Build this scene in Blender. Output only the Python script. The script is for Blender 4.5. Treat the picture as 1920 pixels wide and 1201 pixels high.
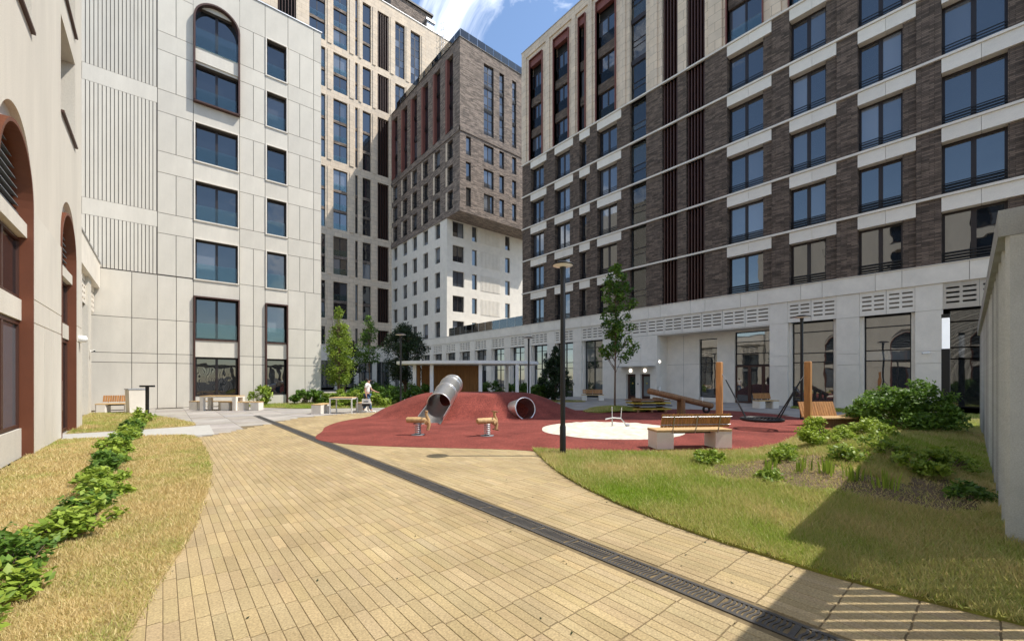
import bpy, bmesh, math, random
import numpy as np
from mathutils import Vector, Matrix, geometry
R = math.radians
random.seed(7); rng = np.random.default_rng(7)
for o in list(bpy.data.objects): bpy.data.objects.remove(o)
S = bpy.context.scene
COL = S.collection
# ---------------------------------------------------------------- camera
cd = bpy.data.cameras.new('camera'); cam = bpy.data.objects.new('camera', cd); COL.objects.link(cam)
cam.location = (0, 0, 1.7); cam.rotation_euler = (R(90), 0, R(-40.2))
cd.sensor_width = 36; cd.lens = 14.53; cd.shift_y = 0.0565; cd.clip_end = 3000; cd.clip_start = 0.05
S.camera = cam
# ---------------------------------------------------------------- sky and sun
SUN_EL, SUN_ROT = R(56.7), R(130.2)
w = bpy.data.worlds.new('World'); S.world = w; w.use_nodes = True
nt = w.node_tree; nt.nodes.clear()
sky = nt.nodes.new('ShaderNodeTexSky'); sky.sky_type = 'NISHITA'; sky.sun_disc = False
sky.sun_elevation = SUN_EL; sky.sun_rotation = SUN_ROT; sky.air_density = 1.0; sky.dust_density = 0.3; sky.ozone_density = 1.0
bg = nt.nodes.new('ShaderNodeBackground'); bg.inputs[1].default_value = 0.15
tc = nt.nodes.new('ShaderNodeTexCoord')
cn = nt.nodes.new('ShaderNodeTexNoise'); cn.inputs['Scale'].default_value = 2.6; cn.inputs['Detail'].default_value = 9; cn.inputs['Roughness'].default_value = 0.6; cn.inputs['Distortion'].default_value = 0.6
mp = nt.nodes.new('ShaderNodeMapping'); mp.inputs['Scale'].default_value = (1, 1, 1.6); mp.inputs['Location'].default_value = (2.14, 4.21, -0.42)
rp = nt.nodes.new('ShaderNodeValToRGB'); rp.color_ramp.elements[0].position = 0.55; rp.color_ramp.elements[1].position = 0.70
mx = nt.nodes.new('ShaderNodeMix'); mx.data_type = 'RGBA'; mx.inputs[7].default_value = (10.5, 10.7, 11.0, 1)
tn = nt.nodes.new('ShaderNodeMix'); tn.data_type = 'RGBA'; tn.blend_type = 'MULTIPLY'; tn.inputs[0].default_value = 1; tn.inputs[7].default_value = (0.97, 1.0, 1.02, 1)
ou = nt.nodes.new('ShaderNodeOutputWorld')
for a, b in ((tc.outputs['Generated'], mp.inputs[0]), (mp.outputs[0], cn.inputs[0]), (cn.outputs[0], rp.inputs[0]), (rp.outputs[0], mx.inputs[0]),
             (sky.outputs[0], tn.inputs[6]), (tn.outputs[2], mx.inputs[6]), (mx.outputs[2], bg.inputs[0]), (bg.outputs[0], ou.inputs[0])): nt.links.new(a, b)
SV = Vector((math.cos(SUN_EL)*math.sin(SUN_ROT), math.cos(SUN_EL)*math.cos(SUN_ROT), math.sin(SUN_EL)))
ld = bpy.data.lights.new('sun', 'SUN'); ld.energy = 3.8; ld.angle = R(0.5); ld.color = (1, 0.95, 0.86)
sun = bpy.data.objects.new('sun', ld); COL.objects.link(sun); sun.location = (30, -30, 80)
sun.rotation_euler = (-SV).to_track_quat('-Z', 'Y').to_euler()
S.view_settings.view_transform = 'Standard'; S.view_settings.look = 'None'; S.view_settings.gamma = 1
S.view_settings.exposure = 0.62
S.render.engine = 'CYCLES'
# ---------------------------------------------------------------- materials
def nodes(m): return m.node_tree.nodes, m.node_tree.links
def mat(name, col, rough=0.7, var=0.12, scale=6, bump=0.0, bscale=40, metal=0.0, col2=None, detail=5, attr=False, objvar=0.0, spec=0.4, emit=None, kind=None, bw=0.3, bh=0.075, mortar=(0.1, 0.09, 0.08), msize=0.006, coat=0, coord='Object', stretch=None, grain2=None):
    m = bpy.data.materials.new(name); m.use_nodes = True
    N, L = nodes(m); b = N['Principled BSDF']; b.inputs['Roughness'].default_value = rough; b.inputs['Metallic'].default_value = metal
    b.inputs['Specular IOR Level'].default_value = spec
    if emit: b.inputs['Emission Color'].default_value = (*emit[0], 1); b.inputs['Emission Strength'].default_value = emit[1]
    t = N.new('ShaderNodeTexCoord'); vec = t.outputs[coord]
    if stretch:
        q = N.new('ShaderNodeMapping'); q.inputs['Scale'].default_value = stretch; L.new(vec, q.inputs[0]); vec = q.outputs[0]
    n = N.new('ShaderNodeTexNoise'); n.inputs['Scale'].default_value = scale; n.inputs['Detail'].default_value = detail; n.inputs['Roughness'].default_value = 0.65; L.new(vec, n.inputs[0])
    r = N.new('ShaderNodeValToRGB'); r.color_ramp.elements[0].position = 0.3; r.color_ramp.elements[1].position = 0.7
    c2 = col2 or col
    r.color_ramp.elements[0].color = (*[c*(1-var) for c in col], 1); r.color_ramp.elements[1].color = (*[min(1, c*(1+var)) for c in c2], 1)
    L.new(n.outputs[0], r.inputs[0]); out = r.outputs[0]
    def mul(a, b_):
        x = N.new('ShaderNodeMix'); x.data_type = 'RGBA'; x.blend_type = 'MULTIPLY'; x.inputs[0].default_value = 1; L.new(a, x.inputs[6]); L.new(b_, x.inputs[7]); return x.outputs[2]
    if grain2:
        g = N.new('ShaderNodeTexNoise'); g.inputs['Scale'].default_value = grain2[0]; g.inputs['Detail'].default_value = 3; L.new(t.outputs['Object'], g.inputs[0])
        gr = N.new('ShaderNodeMapRange'); gr.inputs[1].default_value = 0.3; gr.inputs[2].default_value = 0.7; gr.inputs[3].default_value = 1-grain2[1]; gr.inputs[4].default_value = 1+grain2[1]; L.new(g.outputs[0], gr.inputs[0]); out = mul(out, gr.outputs[0])
    h = None
    if kind in ('brick', 'tile'):
        k = N.new('ShaderNodeTexBrick'); L.new(t.outputs['UV'], k.inputs[0])
        k.inputs['Scale'].default_value = 1; k.inputs['Brick Width'].default_value = bw; k.inputs['Row Height'].default_value = bh; k.inputs['Mortar Size'].default_value = msize; k.inputs['Mortar Smooth'].default_value = 0.2
        lo, hi = (0.55, 1.5) if kind == 'brick' else (0.93, 1.06)
        k.inputs['Color1'].default_value = (lo, lo, lo, 1); k.inputs['Color2'].default_value = (hi, hi*0.98, hi*0.95, 1); k.inputs['Mortar'].default_value = (*mortar, 1)
        if kind == 'brick': k.offset = 0.4; k.squash = 1.0
        out = mul(out, k.outputs[0]); h = k.outputs['Fac']
    if attr:
        a = N.new('ShaderNodeAttribute'); a.attribute_name = 'tone'; out = mul(out, a.outputs['Color'])
    if objvar:
        oi = N.new('ShaderNodeObjectInfo'); v = N.new('ShaderNodeMapRange'); v.inputs[3].default_value = 1-objvar; v.inputs[4].default_value = 1+objvar; L.new(oi.outputs['Random'], v.inputs[0]); out = mul(out, v.outputs[0])
    L.new(out, b.inputs['Base Color'])
    if bump or h:
        bp = N.new('ShaderNodeBump'); bp.inputs['Strength'].default_value = bump or 0.5; bp.inputs['Distance'].default_value = 0.02
        bn = N.new('ShaderNodeTexNoise'); bn.inputs['Scale'].default_value = bscale; bn.inputs['Detail'].default_value = 3; L.new(vec, bn.inputs[0])
        hh = bn.outputs[0]
        if h:
            sb = N.new('ShaderNodeMath'); sb.operation = 'SUBTRACT'; L.new(hh, sb.inputs[0]); L.new(h, sb.inputs[1]); hh = sb.outputs[0]
        L.new(hh, bp.inputs['Height']); L.new(bp.outputs[0], b.inputs['Normal'])
    return m
def glass(name, base, ior, clear=0.0, rough=0.01, wav=0.04):
    m = bpy.data.materials.new(name); m.use_nodes = True; N, L = nodes(m); N.clear()
    o = N.new('ShaderNodeOutputMaterial'); fr = N.new('ShaderNodeFresnel'); fr.inputs[0].default_value = ior
    g = N.new('ShaderNodeBsdfGlossy'); g.inputs['Roughness'].default_value = rough; g.inputs['Color'].default_value = (0.95, 0.95, 0.94, 1)
    d = N.new('ShaderNodeBsdfDiffuse'); oi = N.new('ShaderNodeObjectInfo'); rr = N.new('ShaderNodeValToRGB')
    rr.color_ramp.interpolation = 'CONSTANT'; rr.color_ramp.elements[0].color = (*base, 1)
    e = rr.color_ramp.elements.new(0.70); e.color = (*[min(1, c*3+0.03) for c in base], 1); rr.color_ramp.elements[-1].position = 0.88; rr.color_ramp.elements[-1].color = (*[c*5+0.08 for c in base], 1)
    L.new(oi.outputs['Random'], rr.inputs[0]); L.new(rr.outputs[0], d.inputs[0])
    t = N.new('ShaderNodeNewGeometry'); n = N.new('ShaderNodeTexNoise'); n.inputs['Scale'].default_value = 0.8; L.new(t.outputs['Position'], n.inputs[0])
    bp = N.new('ShaderNodeBump'); bp.inputs['Strength'].default_value = wav; bp.inputs['Distance'].default_value = 0.1; L.new(n.outputs[0], bp.inputs['Height']); L.new(bp.outputs[0], g.inputs['Normal'])
    base_s = d.outputs[0]
    if clear:
        tr = N.new('ShaderNodeBsdfTransparent'); tr.inputs[0].default_value = (0.86, 0.93, 0.92, 1); mm = N.new('ShaderNodeMixShader'); mm.inputs[0].default_value = clear; L.new(d.outputs[0], mm.inputs[1]); L.new(tr.outputs[0], mm.inputs[2]); base_s = mm.outputs[0]
    mx = N.new('ShaderNodeMixShader'); L.new(fr.outputs[0], mx.inputs[0]); L.new(base_s, mx.inputs[1]); L.new(g.outputs[0], mx.inputs[2]); L.new(mx.outputs[0], o.inputs[0])
    return m
def leafmat(name, col, col2, trans=0.35):
    m = bpy.data.materials.new(name); m.use_nodes = True; N, L = nodes(m); N.clear()
    o = N.new('ShaderNodeOutputMaterial'); a = N.new('ShaderNodeAttribute'); a.attribute_name = 'tone'
    mx = N.new('ShaderNodeMix'); mx.data_type = 'RGBA'; mx.inputs[6].default_value = (*col, 1); mx.inputs[7].default_value = (*col2, 1); L.new(a.outputs['Fac'], mx.inputs[0])
    p = N.new('ShaderNodeBsdfPrincipled'); p.inputs['Roughness'].default_value = 0.5; p.inputs['Specular IOR Level'].default_value = 0.35; L.new(mx.outputs[2], p.inputs['Base Color'])
    t = N.new('ShaderNodeBsdfTranslucent'); L.new(mx.outputs[2], t.inputs[0]); s = N.new('ShaderNodeMixShader'); s.inputs[0].default_value = trans
    L.new(p.outputs[0], s.inputs[1]); L.new(t.outputs[0], s.inputs[2]); L.new(s.outputs[0], o.inputs[0]); return m
M = {}
M['cream'] = mat('cream_concrete', (0.61, 0.57, 0.495), 0.85, 0.08, 1.1, 0.15, 120, objvar=0.05, stretch=(1, 1, 0.3), grain2=(45, 0.10))
M['creamwall'] = mat('cream_render', (0.61, 0.565, 0.485), 0.85, 0.09, 0.9, 0.15, 120, stretch=(1, 1, 0.16), grain2=(45, 0.10))
M['joint'] = mat('dark_joint', (0.12, 0.11, 0.10), 0.9)
M['pale'] = mat('pale_concrete', (0.73, 0.675, 0.59), 0.85, 0.08, 1.3, 0.1, 120, objvar=0.04, grain2=(50, 0.06))
M['beige'] = mat('beige_stone', (0.66, 0.545, 0.42), 0.8, 0.12, 1.0, 0.15, 30, kind='tile', bw=1.15, bh=0.62, mortar=(0.45, 0.42, 0.38), msize=0.012)
M['brickd'] = mat('dark_brick', (0.128, 0.096, 0.075), 0.9, 0.3, 3, 0.9, 25, kind='brick', bw=0.46, bh=0.085, mortar=(0.35, 0.31, 0.27))
M['brickl'] = mat('grey_brown_brick', (0.21, 0.168, 0.14), 0.9, 0.2, 2, 0.9, 25, kind='brick', bw=0.62, bh=0.12, mortar=(0.3, 0.27, 0.24))
M['brown'] = mat('brown_metal', (0.065, 0.026, 0.017), 0.45, 0.08, 3)
M['rust'] = mat('rust_metal', (0.135, 0.042, 0.018), 0.5, 0.10, 2, grain2=(60, 0.06))
M['redjamb'] = mat('red_brown_panel', (0.19, 0.065, 0.05), 0.6, 0.1, 3)
M['frame'] = mat('dark_frame', (0.022, 0.014, 0.012), 0.4, 0.08, 5)
M['black'] = mat('black_metal', (0.012, 0.012, 0.013), 0.45, 0.1, 8)
M['pane'] = glass('window_glass', (0.008, 0.010, 0.014), 2.05, wav=0.07)
M['paner'] = glass('facade_glass', (0.012, 0.015, 0.02), 2.45, wav=0.07)
M['paneg'] = glass('shop_glass', (0.03, 0.034, 0.036), 2.6, wav=0.03)
M['panew'] = glass('tower_glass', (0.012, 0.015, 0.02), 2.3, wav=0.07)
M['clear'] = glass('clear_glass', (0.2, 0.25, 0.25), 1.9, clear=0.97)
M['rail'] = glass('railing_glass', (0.12, 0.17, 0.17), 1.4, clear=0.985, wav=0.02)
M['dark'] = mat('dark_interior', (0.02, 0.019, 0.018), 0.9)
M['inner'] = mat('stair_interior', (0.55, 0.55, 0.54), 0.9)
M['glow'] = mat('glow_panel', (0.7, 0.7, 0.7), 0.5, emit=((0.9, 0.95, 1.0), 0.35))
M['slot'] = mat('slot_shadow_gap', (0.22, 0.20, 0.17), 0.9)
M['lamp'] = mat('lit_lamp', (0.9, 0.9, 0.85), 0.5, emit=((1, 0.95, 0.85), 1.6))
M['white'] = mat('white_paint', (0.78, 0.77, 0.74), 0.6, 0.04, 5)
M['steel'] = mat('stainless_steel', (0.72, 0.71, 0.69), 0.36, 0.06, 3, 0.05, 15, metal=1.0)
M['galv'] = mat('galvanised_steel', (0.5, 0.5, 0.5), 0.45, 0.1, 8, metal=0.9)
M['wood'] = mat('warm_wood', (0.42, 0.20, 0.065), 0.6, 0.25, 3, 0.1, 30, objvar=0.12, stretch=(6, 6, 0.6))
M['woodl'] = mat('pale_wood', (0.50, 0.33, 0.15), 0.65, 0.2, 3, 0.1, 30, objvar=0.1, stretch=(6, 6, 0.6))
M['log'] = mat('weathered_log', (0.24, 0.13, 0.06), 0.75, 0.3, 4, 0.3, 20, stretch=(4, 4, 1))
M['concrete'] = mat('grey_concrete', (0.42, 0.405, 0.37), 0.85, 0.08, 5, 0.15, 60, grain2=(90, 0.12))
M['fin'] = mat('concrete_fin', (0.40, 0.415, 0.42), 0.85, 0.10, 2.5, 0.15, 60, objvar=0.28, grain2=(90, 0.12))  # random tone per piece stands in for shading contrast between the fins
M['ground'] = mat('bare_ground', (0.16, 0.14, 0.11), 0.95, 0.2, 2)
M['sandbed'] = mat('paving_bed', (0.17, 0.125, 0.065), 0.95, 0.3, 9)
M['paver'] = mat('yellow_paver', (0.325, 0.240, 0.122), 0.9, 0.10, 0.8, 0.3, 150, attr=True, coord='Object', grain2=(65, 0.26), col2=(0.39, 0.298, 0.162), detail=9)
M['slab'] = mat('grey_slab', (0.33, 0.30, 0.265), 0.85, 0.2, 1.3, 0.1, 60, attr=True, grain2=(25, 0.10))
M['kerb'] = mat('pale_kerb', (0.5, 0.45, 0.37), 0.85, 0.1, 5)
M['rubber'] = mat('red_rubber', (0.16, 0.027, 0.017), 0.95, 0.25, 0.9, 0.6, 90, grain2=(24, 0.5), col2=(0.205, 0.044, 0.031), detail=9)
M['sand'] = mat('white_sand', (0.60, 0.55, 0.45), 0.95, 0.14, 7, 1.0, 5, grain2=(4, 0.15))
M['iron'] = mat('cast_iron', (0.065, 0.06, 0.055), 0.55, 0.25, 6, 0.2, 60)
M['soil'] = mat('lawn_soil', (0.22, 0.19, 0.05), 0.95, 0.4, 3, 0.6, 40, col2=(0.2, 0.22, 0.04))
M['drysoil'] = mat('dry_lawn_soil', (0.36, 0.27, 0.12), 0.95, 0.4, 3, 0.6, 40)
M['mulch'] = mat('bare_mulch', (0.13, 0.09, 0.05), 0.95, 0.5, 9, 1.0, 40)
M['grass'] = leafmat('grass_blades', (0.25, 0.37, 0.03), (0.66, 0.52, 0.25), 0.4)
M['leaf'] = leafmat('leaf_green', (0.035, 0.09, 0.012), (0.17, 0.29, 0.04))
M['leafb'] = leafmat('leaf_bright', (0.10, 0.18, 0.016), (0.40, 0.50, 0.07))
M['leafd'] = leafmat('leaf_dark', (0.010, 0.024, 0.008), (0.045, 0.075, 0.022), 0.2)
M['bark'] = mat('bark', (0.14, 0.09, 0.06), 0.9, 0.3, 10, 0.4, 30)
M['skin'] = mat('skin', (0.50, 0.29, 0.20), 0.6, 0.03)
M['jeans'] = mat('jeans', (0.06, 0.10, 0.17), 0.85, 0.15, 12)
M['shirt'] = mat('white_cotton', (0.78, 0.76, 0.72), 0.9, 0.04)
M['hair'] = mat('dark_hair', (0.018, 0.011, 0.008), 0.55, 0.1)
M['yellow'] = mat('yellow_paint', (0.55, 0.42, 0.06), 0.7, 0.2, 5)
M['bluegrey'] = mat('worn_metal', (0.16, 0.17, 0.18), 0.6, 0.2, 6)
# ---------------------------------------------------------------- mesh builder
class MB:
    def __init__(s, fn=None): s.v = []; s.f = []; s.fn = fn or (lambda a, b, c: (a, b, c)); s.smooth = []; s.tone = None
    def add(s, vs, fs, sm=False):
        n = len(s.v); s.v += [s.fn(*p) for p in vs]; s.f += [tuple(n+i for i in f) for f in fs]; s.smooth += [sm]*len(fs); return s
    def box(s, a, b, c, d, e, f):
        return s.add([(a, c, e), (b, c, e), (b, d, e), (a, d, e), (a, c, f), (b, c, f), (b, d, f), (a, d, f)], [(0, 3, 2, 1), (4, 5, 6, 7), (0, 1, 5, 4), (1, 2, 6, 5), (2, 3, 7, 6), (3, 0, 4, 7)])
    def bev(s, a, b, c, d, e, f, t=0.006):   # box with a chamfered top
        return s.add([(a, c, e), (b, c, e), (b, d, e), (a, d, e), (a, c, f-t), (b, c, f-t), (b, d, f-t), (a, d, f-t), (a+t, c+t, f), (b-t, c+t, f), (b-t, d-t, f), (a+t, d-t, f)],
            [(0, 1, 5, 4), (1, 2, 6, 5), (2, 3, 7, 6), (3, 0, 4, 7), (4, 5, 9, 8), (5, 6, 10, 9), (6, 7, 11, 10), (7, 4, 8, 11), (8, 9, 10, 11)])
    def tube(s, pts, r, n=8, cap=True, sm=True):
        pts = [Vector(p) for p in pts]; rs = r if isinstance(r, (list, tuple)) else [r]*len(pts); rings = []; up = None
        for i, p in enumerate(pts):
            d = (pts[min(i+1, len(pts)-1)] - pts[max(i-1, 0)]).normalized()
            if up is None: up = Vector((0, 0, 1)) if abs(d.z) < 0.9 else Vector((1, 0, 0))
            x = d.cross(up).normalized(); y = d.cross(x).normalized(); up = -y if False else up
            rings.append([p + x*math.cos(2*math.pi*k/n)*rs[i] + y*math.sin(2*math.pi*k/n)*rs[i] for k in range(n)])
        vs = [tuple(q) for rg in rings for q in rg]; fs = []
        for i in range(len(pts)-1):
            for k in range(n): fs.append((i*n+k, i*n+(k+1) % n, (i+1)*n+(k+1) % n, (i+1)*n+k))
        s.add(vs, fs, sm)
        if cap: s.add([tuple(q) for q in rings[0]], [tuple(range(n))[::-1]]); s.add([tuple(q) for q in rings[-1]], [tuple(range(n))])
        return s
    def lathe(s, prof, n=20, c=(0, 0, 0), sm=True):
        vs = [(c[0]+r*math.cos(2*math.pi*k/n), c[1]+r*math.sin(2*math.pi*k/n), c[2]+z) for r, z in prof for k in range(n)]; fs = []
        for i in range(len(prof)-1):
            for k in range(n): fs.append((i*n+k, i*n+(k+1) % n, (i+1)*n+(k+1) % n, (i+1)*n+k))
        return s.add(vs, fs, sm)
    def prism(s, poly, z0, z1):
        n = len(poly); return s.add([(x, y, z0) for x, y in poly]+[(x, y, z1) for x, y in poly], [tuple(range(n))[::-1], tuple(range(n, 2*n))]+[(i, (i+1) % n, n+(i+1) % n, n+i) for i in range(n)])
    def mesh(s, name, m):
        me = bpy.data.meshes.new(name); me.from_pydata(s.v, [], s.f)
        flip = s.fn(1, 0, 0), s.fn(0, 1, 0), s.fn(0, 0, 1), s.fn(0, 0, 0)
        o = Vector(flip[3])
        if (Vector(flip[0])-o).cross(Vector(flip[1])-o).dot(Vector(flip[2])-o) < 0: me.flip_normals()
        if any(s.smooth): me.polygons.foreach_set('use_smooth', s.smooth)
        uv = me.uv_layers.new(name='UVMap'); co = np.array(s.v, dtype=float) if s.v else np.zeros((0, 3))
        nl = len(me.loops); vi = np.empty(nl, int); me.loops.foreach_get('vertex_index', vi)
        nn = np.empty(len(me.polygons)*3); me.polygons.foreach_get('normal', nn); nn = np.abs(nn.reshape(-1, 3)); lt = np.empty(len(me.polygons), int); me.polygons.foreach_get('loop_total', lt)
        ax = np.repeat(nn.argmax(1), lt); c = co[vi]
        u = np.where(ax == 0, c[:, 1], c[:, 0]); v = np.where(ax == 2, c[:, 1], c[:, 2]); uv.data.foreach_set('uv', np.stack([u, v], 1).ravel())
        if s.tone is not None:
            at = me.attributes.new('tone', 'FLOAT_COLOR', 'POINT'); t = np.asarray(s.tone, dtype=float)
            if t.ndim == 1: t = np.stack([t, t, t], 1)
            at.data.foreach_set('color', np.concatenate([t, np.ones((len(t), 1))], 1).ravel())
        if m: me.materials.append(M[m] if isinstance(m, str) else m)
        return me
    def build(s, name, m, parent=None, loc=(0, 0, 0), rz=0):
        return put(name, s.mesh(name, m), parent, loc, rz)
def put(name, me, parent=None, loc=(0, 0, 0), rz=0):
    o = bpy.data.objects.new(name, me); COL.objects.link(o); o.parent = parent; o.location = loc; o.rotation_euler = (0, 0, rz); return o
def tag(o, label, cat, group=None):
    o['label'] = label; o['category'] = cat
    if group: o['group'] = group
    return o
def thing(name, label, cat, loc=(0, 0, 0), rz=0, group=None):
    return tag(put(name, None, None, loc, rz), label, cat, group)
def kind(o, k): o['kind'] = k; return o
def dup(o, parent=None, loc=None, rz=None, label=None):
    c = o.copy(); COL.objects.link(c); c.parent = parent
    if loc is not None: c.location = loc
    if rz is not None: c.rotation_euler = (0, 0, rz)
    if label: c['label'] = label
    for ch in list(o.children): dup(ch, c)
    return c
# facade frames: u along the wall, w outwards, z up
class FR:
    def __init__(s, axis, plane, sign): s.axis, s.plane, s.sign = axis, plane, sign
    def p(s, u, w, z): return (s.plane+s.sign*w, u, z) if s.axis == 'x' else (u, s.plane+s.sign*w, z)
    def lv(s, u, w, z): return (s.sign*w, u, z) if s.axis == 'x' else (u, s.sign*w, z)
CACHE = {}
class Building:
    def __init__(s, name, label, loc, cat='building'): s.root = thing(name, label, cat, loc); s.off = Vector(loc)
    def part(s, name, mb, m, parent=None): return mb.build(name, m, parent or s.root, tuple(-s.off) if parent is None else (0, 0, 0))
    def shared(s, name, F, key, fn, m, u, w, z, parent=None):
        k = (name, F.axis, F.sign, m, key)
        if k not in CACHE:
            mb = MB(F.lv); fn(mb); CACHE[k] = mb.mesh(name, m)
        if parent is not None: return put(name, CACHE[k], parent, F.lv(u, w, z))
        return put(name, CACHE[k], s.root, tuple(Vector(F.p(u, w, z))-s.off))
    def wall(s, F, u0, u1, z0, z1, holes, depth, m, w=0.0, name='wall', solid=True):
        mb = MB(F.p); us = sorted({u0, u1, *[h[0] for h in holes], *[h[1] for h in holes]}); zs = sorted({z0, z1, *[h[2] for h in holes], *[h[3] for h in holes]})
        us = [x for x in us if u0 <= x <= u1]; zs = [x for x in zs if z0 <= x <= z1]
        for a, b in zip(us, us[1:]):
            run = None
            for c, d in zip(zs, zs[1:]):
                inside = any(h[0] <= a and b <= h[1] and h[2] <= c and d <= h[3] for h in holes)
                if inside:
                    if run: mb.add([(a, w, run[0]), (b, w, run[0]), (b, w, run[1]), (a, w, run[1])], [(3, 2, 1, 0)])
                    run = None
                else: run = (run[0], d) if run else (c, d)
            if run: mb.add([(a, w, run[0]), (b, w, run[0]), (b, w, run[1]), (a, w, run[1])], [(3, 2, 1, 0)])
        for h in holes:
            a, b, c, d = h[:4]; dp = h[4] if len(h) > 4 else depth; i = w-dp
            c = max(c, z0); d = min(d, z1)
            mb.add([(a, w, c), (b, w, c), (b, w, d), (a, w, d), (a, i, c), (b, i, c), (b, i, d), (a, i, d)], [(0, 1, 5, 4), (1, 2, 6, 5), (2, 3, 7, 6), (3, 0, 4, 7)])
        return s.part(name, mb, m)
    def box(s, name, F, m, u0, u1, w0, w1, z0, z1, parent=None): return s.part(name, MB(F.p).box(u0, u1, w0, w1, z0, z1), m, parent)
    def window(s, F, u0, u1, z0, z1, w, npane=2, rail=None, pane='pane', tr=(), fw=0.055, fm='frame', header=0.0):
        W, H = round(u1-u0, 3), round(z1-z0, 3)
        cols = [i*W/npane for i in range(npane+1)]; rows = [0]+list(tr)+[H-header]
        def fr(mb):
            mb.box(0, W, -0.05, 0.03, 0, fw); mb.box(0, W, -0.05, 0.03, H-fw-header, H); mb.box(0, fw, -0.05, 0.03, fw, H-fw-header); mb.box(W-fw, W, -0.05, 0.03, fw, H-fw-header)
            for c in cols[1:-1]: mb.box(c-fw*0.9, c+fw*0.9, -0.05, 0.026, fw, H-fw-header)
            for t in tr: mb.box(fw, W-fw, -0.05, 0.022, t-fw*0.5, t+fw*0.5)
        o = s.shared('window', F, (W, H, npane, tuple(tr), fw, header), fr, fm, u0, w, z0)
        for a, b in zip(cols, cols[1:]):
            for c, d in zip(rows, rows[1:]):
                s.shared('pane', F, (round(b-a, 3), round(d-c, 3)), lambda mb: mb.box(0.02, b-a-0.02, -0.04, -0.012, 0.02, d-c-0.02), pane, a, 0, c, o)
        if rail == 'bars':
            def rb(mb):
                for i in range(4): mb.box(-0.02, W+0.02, 0.10, 0.13, 0.09+0.14*i, 0.14+0.14*i)
                for u in (0.02, W/2, W-0.02): mb.box(u-0.02, u+0.02, 0.08, 0.098, 0.0, 0.56)
            s.shared('railing', F, (W,), rb, 'black', 0, 0, 0, o)
        elif rail == 'glass':
            s.shared('balustrade', F, (W, round(H, 1)), lambda mb: mb.box(0.01, W-0.01, 0.09, 0.105, 0.02, 0.95 if H > 2 else 0.7), 'rail', 0, 0, 0, o)
        return o
    def fins(s, F, u0, u1, z0, z1, n, w=-0.25, m='brown', fm=None):
        s.box('fin_backing', F, 'dark', u0, u1, w-0.5, w-0.45, z0, z1)
        for i in range(n):
            u = u0+(i+0.5)*(u1-u0)/n
            s.shared('fin', F, (round(z1-z0, 2), round(u1-u0, 2), n), lambda mb: mb.box(-0.035, 0.035, -0.22, 0.1, 0.01, z1-z0-0.01), fm or m, u, w, z0)
def poly_in(pts, poly):
    x, y = pts[:, 0], pts[:, 1]; ins = np.zeros(len(pts), bool); n = len(poly)
    for i in range(n):
        x1, y1 = poly[i]; x2, y2 = poly[(i+1) % n]
        c = ((y1 > y) != (y2 > y)) & (x < (x2-x1)*(y-y1)/((y2-y1) if y2 != y1 else 1e-9)+x1); ins ^= c
    return ins
def smooth_poly(pts, it=2):
    for _ in range(it):
        q = []
        for i in range(len(pts)):
            a, b = pts[i], pts[(i+1) % len(pts)]; q += [(0.75*a[0]+0.25*b[0], 0.75*a[1]+0.25*b[1]), (0.25*a[0]+0.75*b[0], 0.25*a[1]+0.75*b[1])]
        pts = q
    return pts
def sheet(name, poly, hf, m, step=None, skirt=0.0, extra=None):
    vs = [Vector(p) for p in poly]; n = len(vs); edges = [(i, (i+1) % n) for i in range(n)]
    if step:
        xs = [p[0] for p in poly]; ys = [p[1] for p in poly]
        g = np.array([(x, y) for x in np.arange(min(xs), max(xs), step) for y in np.arange(min(ys), max(ys), step)]); g = g[poly_in(g, poly)]
        vs += [Vector(p) for p in g]
    if extra: vs += [Vector(p) for p in extra]
    V, E_, F_, *_ = geometry.delaunay_2d_cdt(vs, edges, [], 1, 1e-5)
    mb = MB(); mb.add([(p.x, p.y, hf(p.x, p.y)) for p in V], [tuple(f) for f in F_], bool(step))
    if skirt:
        b = len(mb.v); mb.add([(x, y, hf(x, y)) for x, y in poly]+[(x, y, hf(x, y)-skirt) for x, y in poly], [(i, n+i, n+(i+1) % n, (i+1) % n) for i in range(n)])
    o = mb.build(name, m); return o
# ================================================================= GROUND
kind(MB().add([(-400, -400, -0.06), (400, -400, -0.06), (400, 400, -0.06), (-400, 400, -0.06)], [(0, 1, 2, 3)]).build('ground', 'ground'), 'structure')
CH_X0, CH_X1 = 3.14, 3.38           # drainage channel
def toned(k=0.10):
    g = 1+rng.normal(0, k*0.5); return (g*(1+rng.normal(0, 0.012)), g, g*(1+rng.normal(0, 0.03)))
# yellow pavers
P_REGION = [(-0.6, -0.6), (4.9, -0.6), (5.0, 2), (5.3, 3.8), (5.9, 5), (7.3, 7.0), (5.9, 8.8), (4.9, 10), (4.1, 11.3), (4.0, 12.4), (4.2, 13.4), (4.7, 14.2), (4.9, 15.2), (6.1, 17), (8, 18), (10.6, 19.0), (10.6, 20.6),
            (8.69, 20.48), (6.49, 20.26), (4.47, 19.53), (2.94, 17.57), (1.96, 16.31), (0.5, 14.45), (0.45, 12), (0.35, 9), (0.1, 7.2), (-0.15, 5.5), (-0.4, 4.3), (-0.6, 3.3)]
pav = kind(sheet('yellow_paving', P_REGION, lambda x, y: -0.006, 'sandbed'), 'structure')
PL, PW = 0.40, 0.088
pl = []
for i in range(int(-1.0/PW), int(11/PW)):
    x0 = i*PW; xc = x0+PW/2
    if CH_X0-0.05 < xc < CH_X1+0.05: continue
    st = (0.2*(2.0-xc)+0.04*(2.0-xc)**2) if xc < 2.0 else 0.0
    st = round(st/0.045)*0.045+(rng.normal(0, 0.016) if xc < 2 else rng.normal(0, 0.003))
    if xc > 6: st = (i % 2)*0.2
    for j in range(-3, 54):
        y0 = j*PL+st % PL; pl.append((xc, y0+PL/2))
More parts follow.
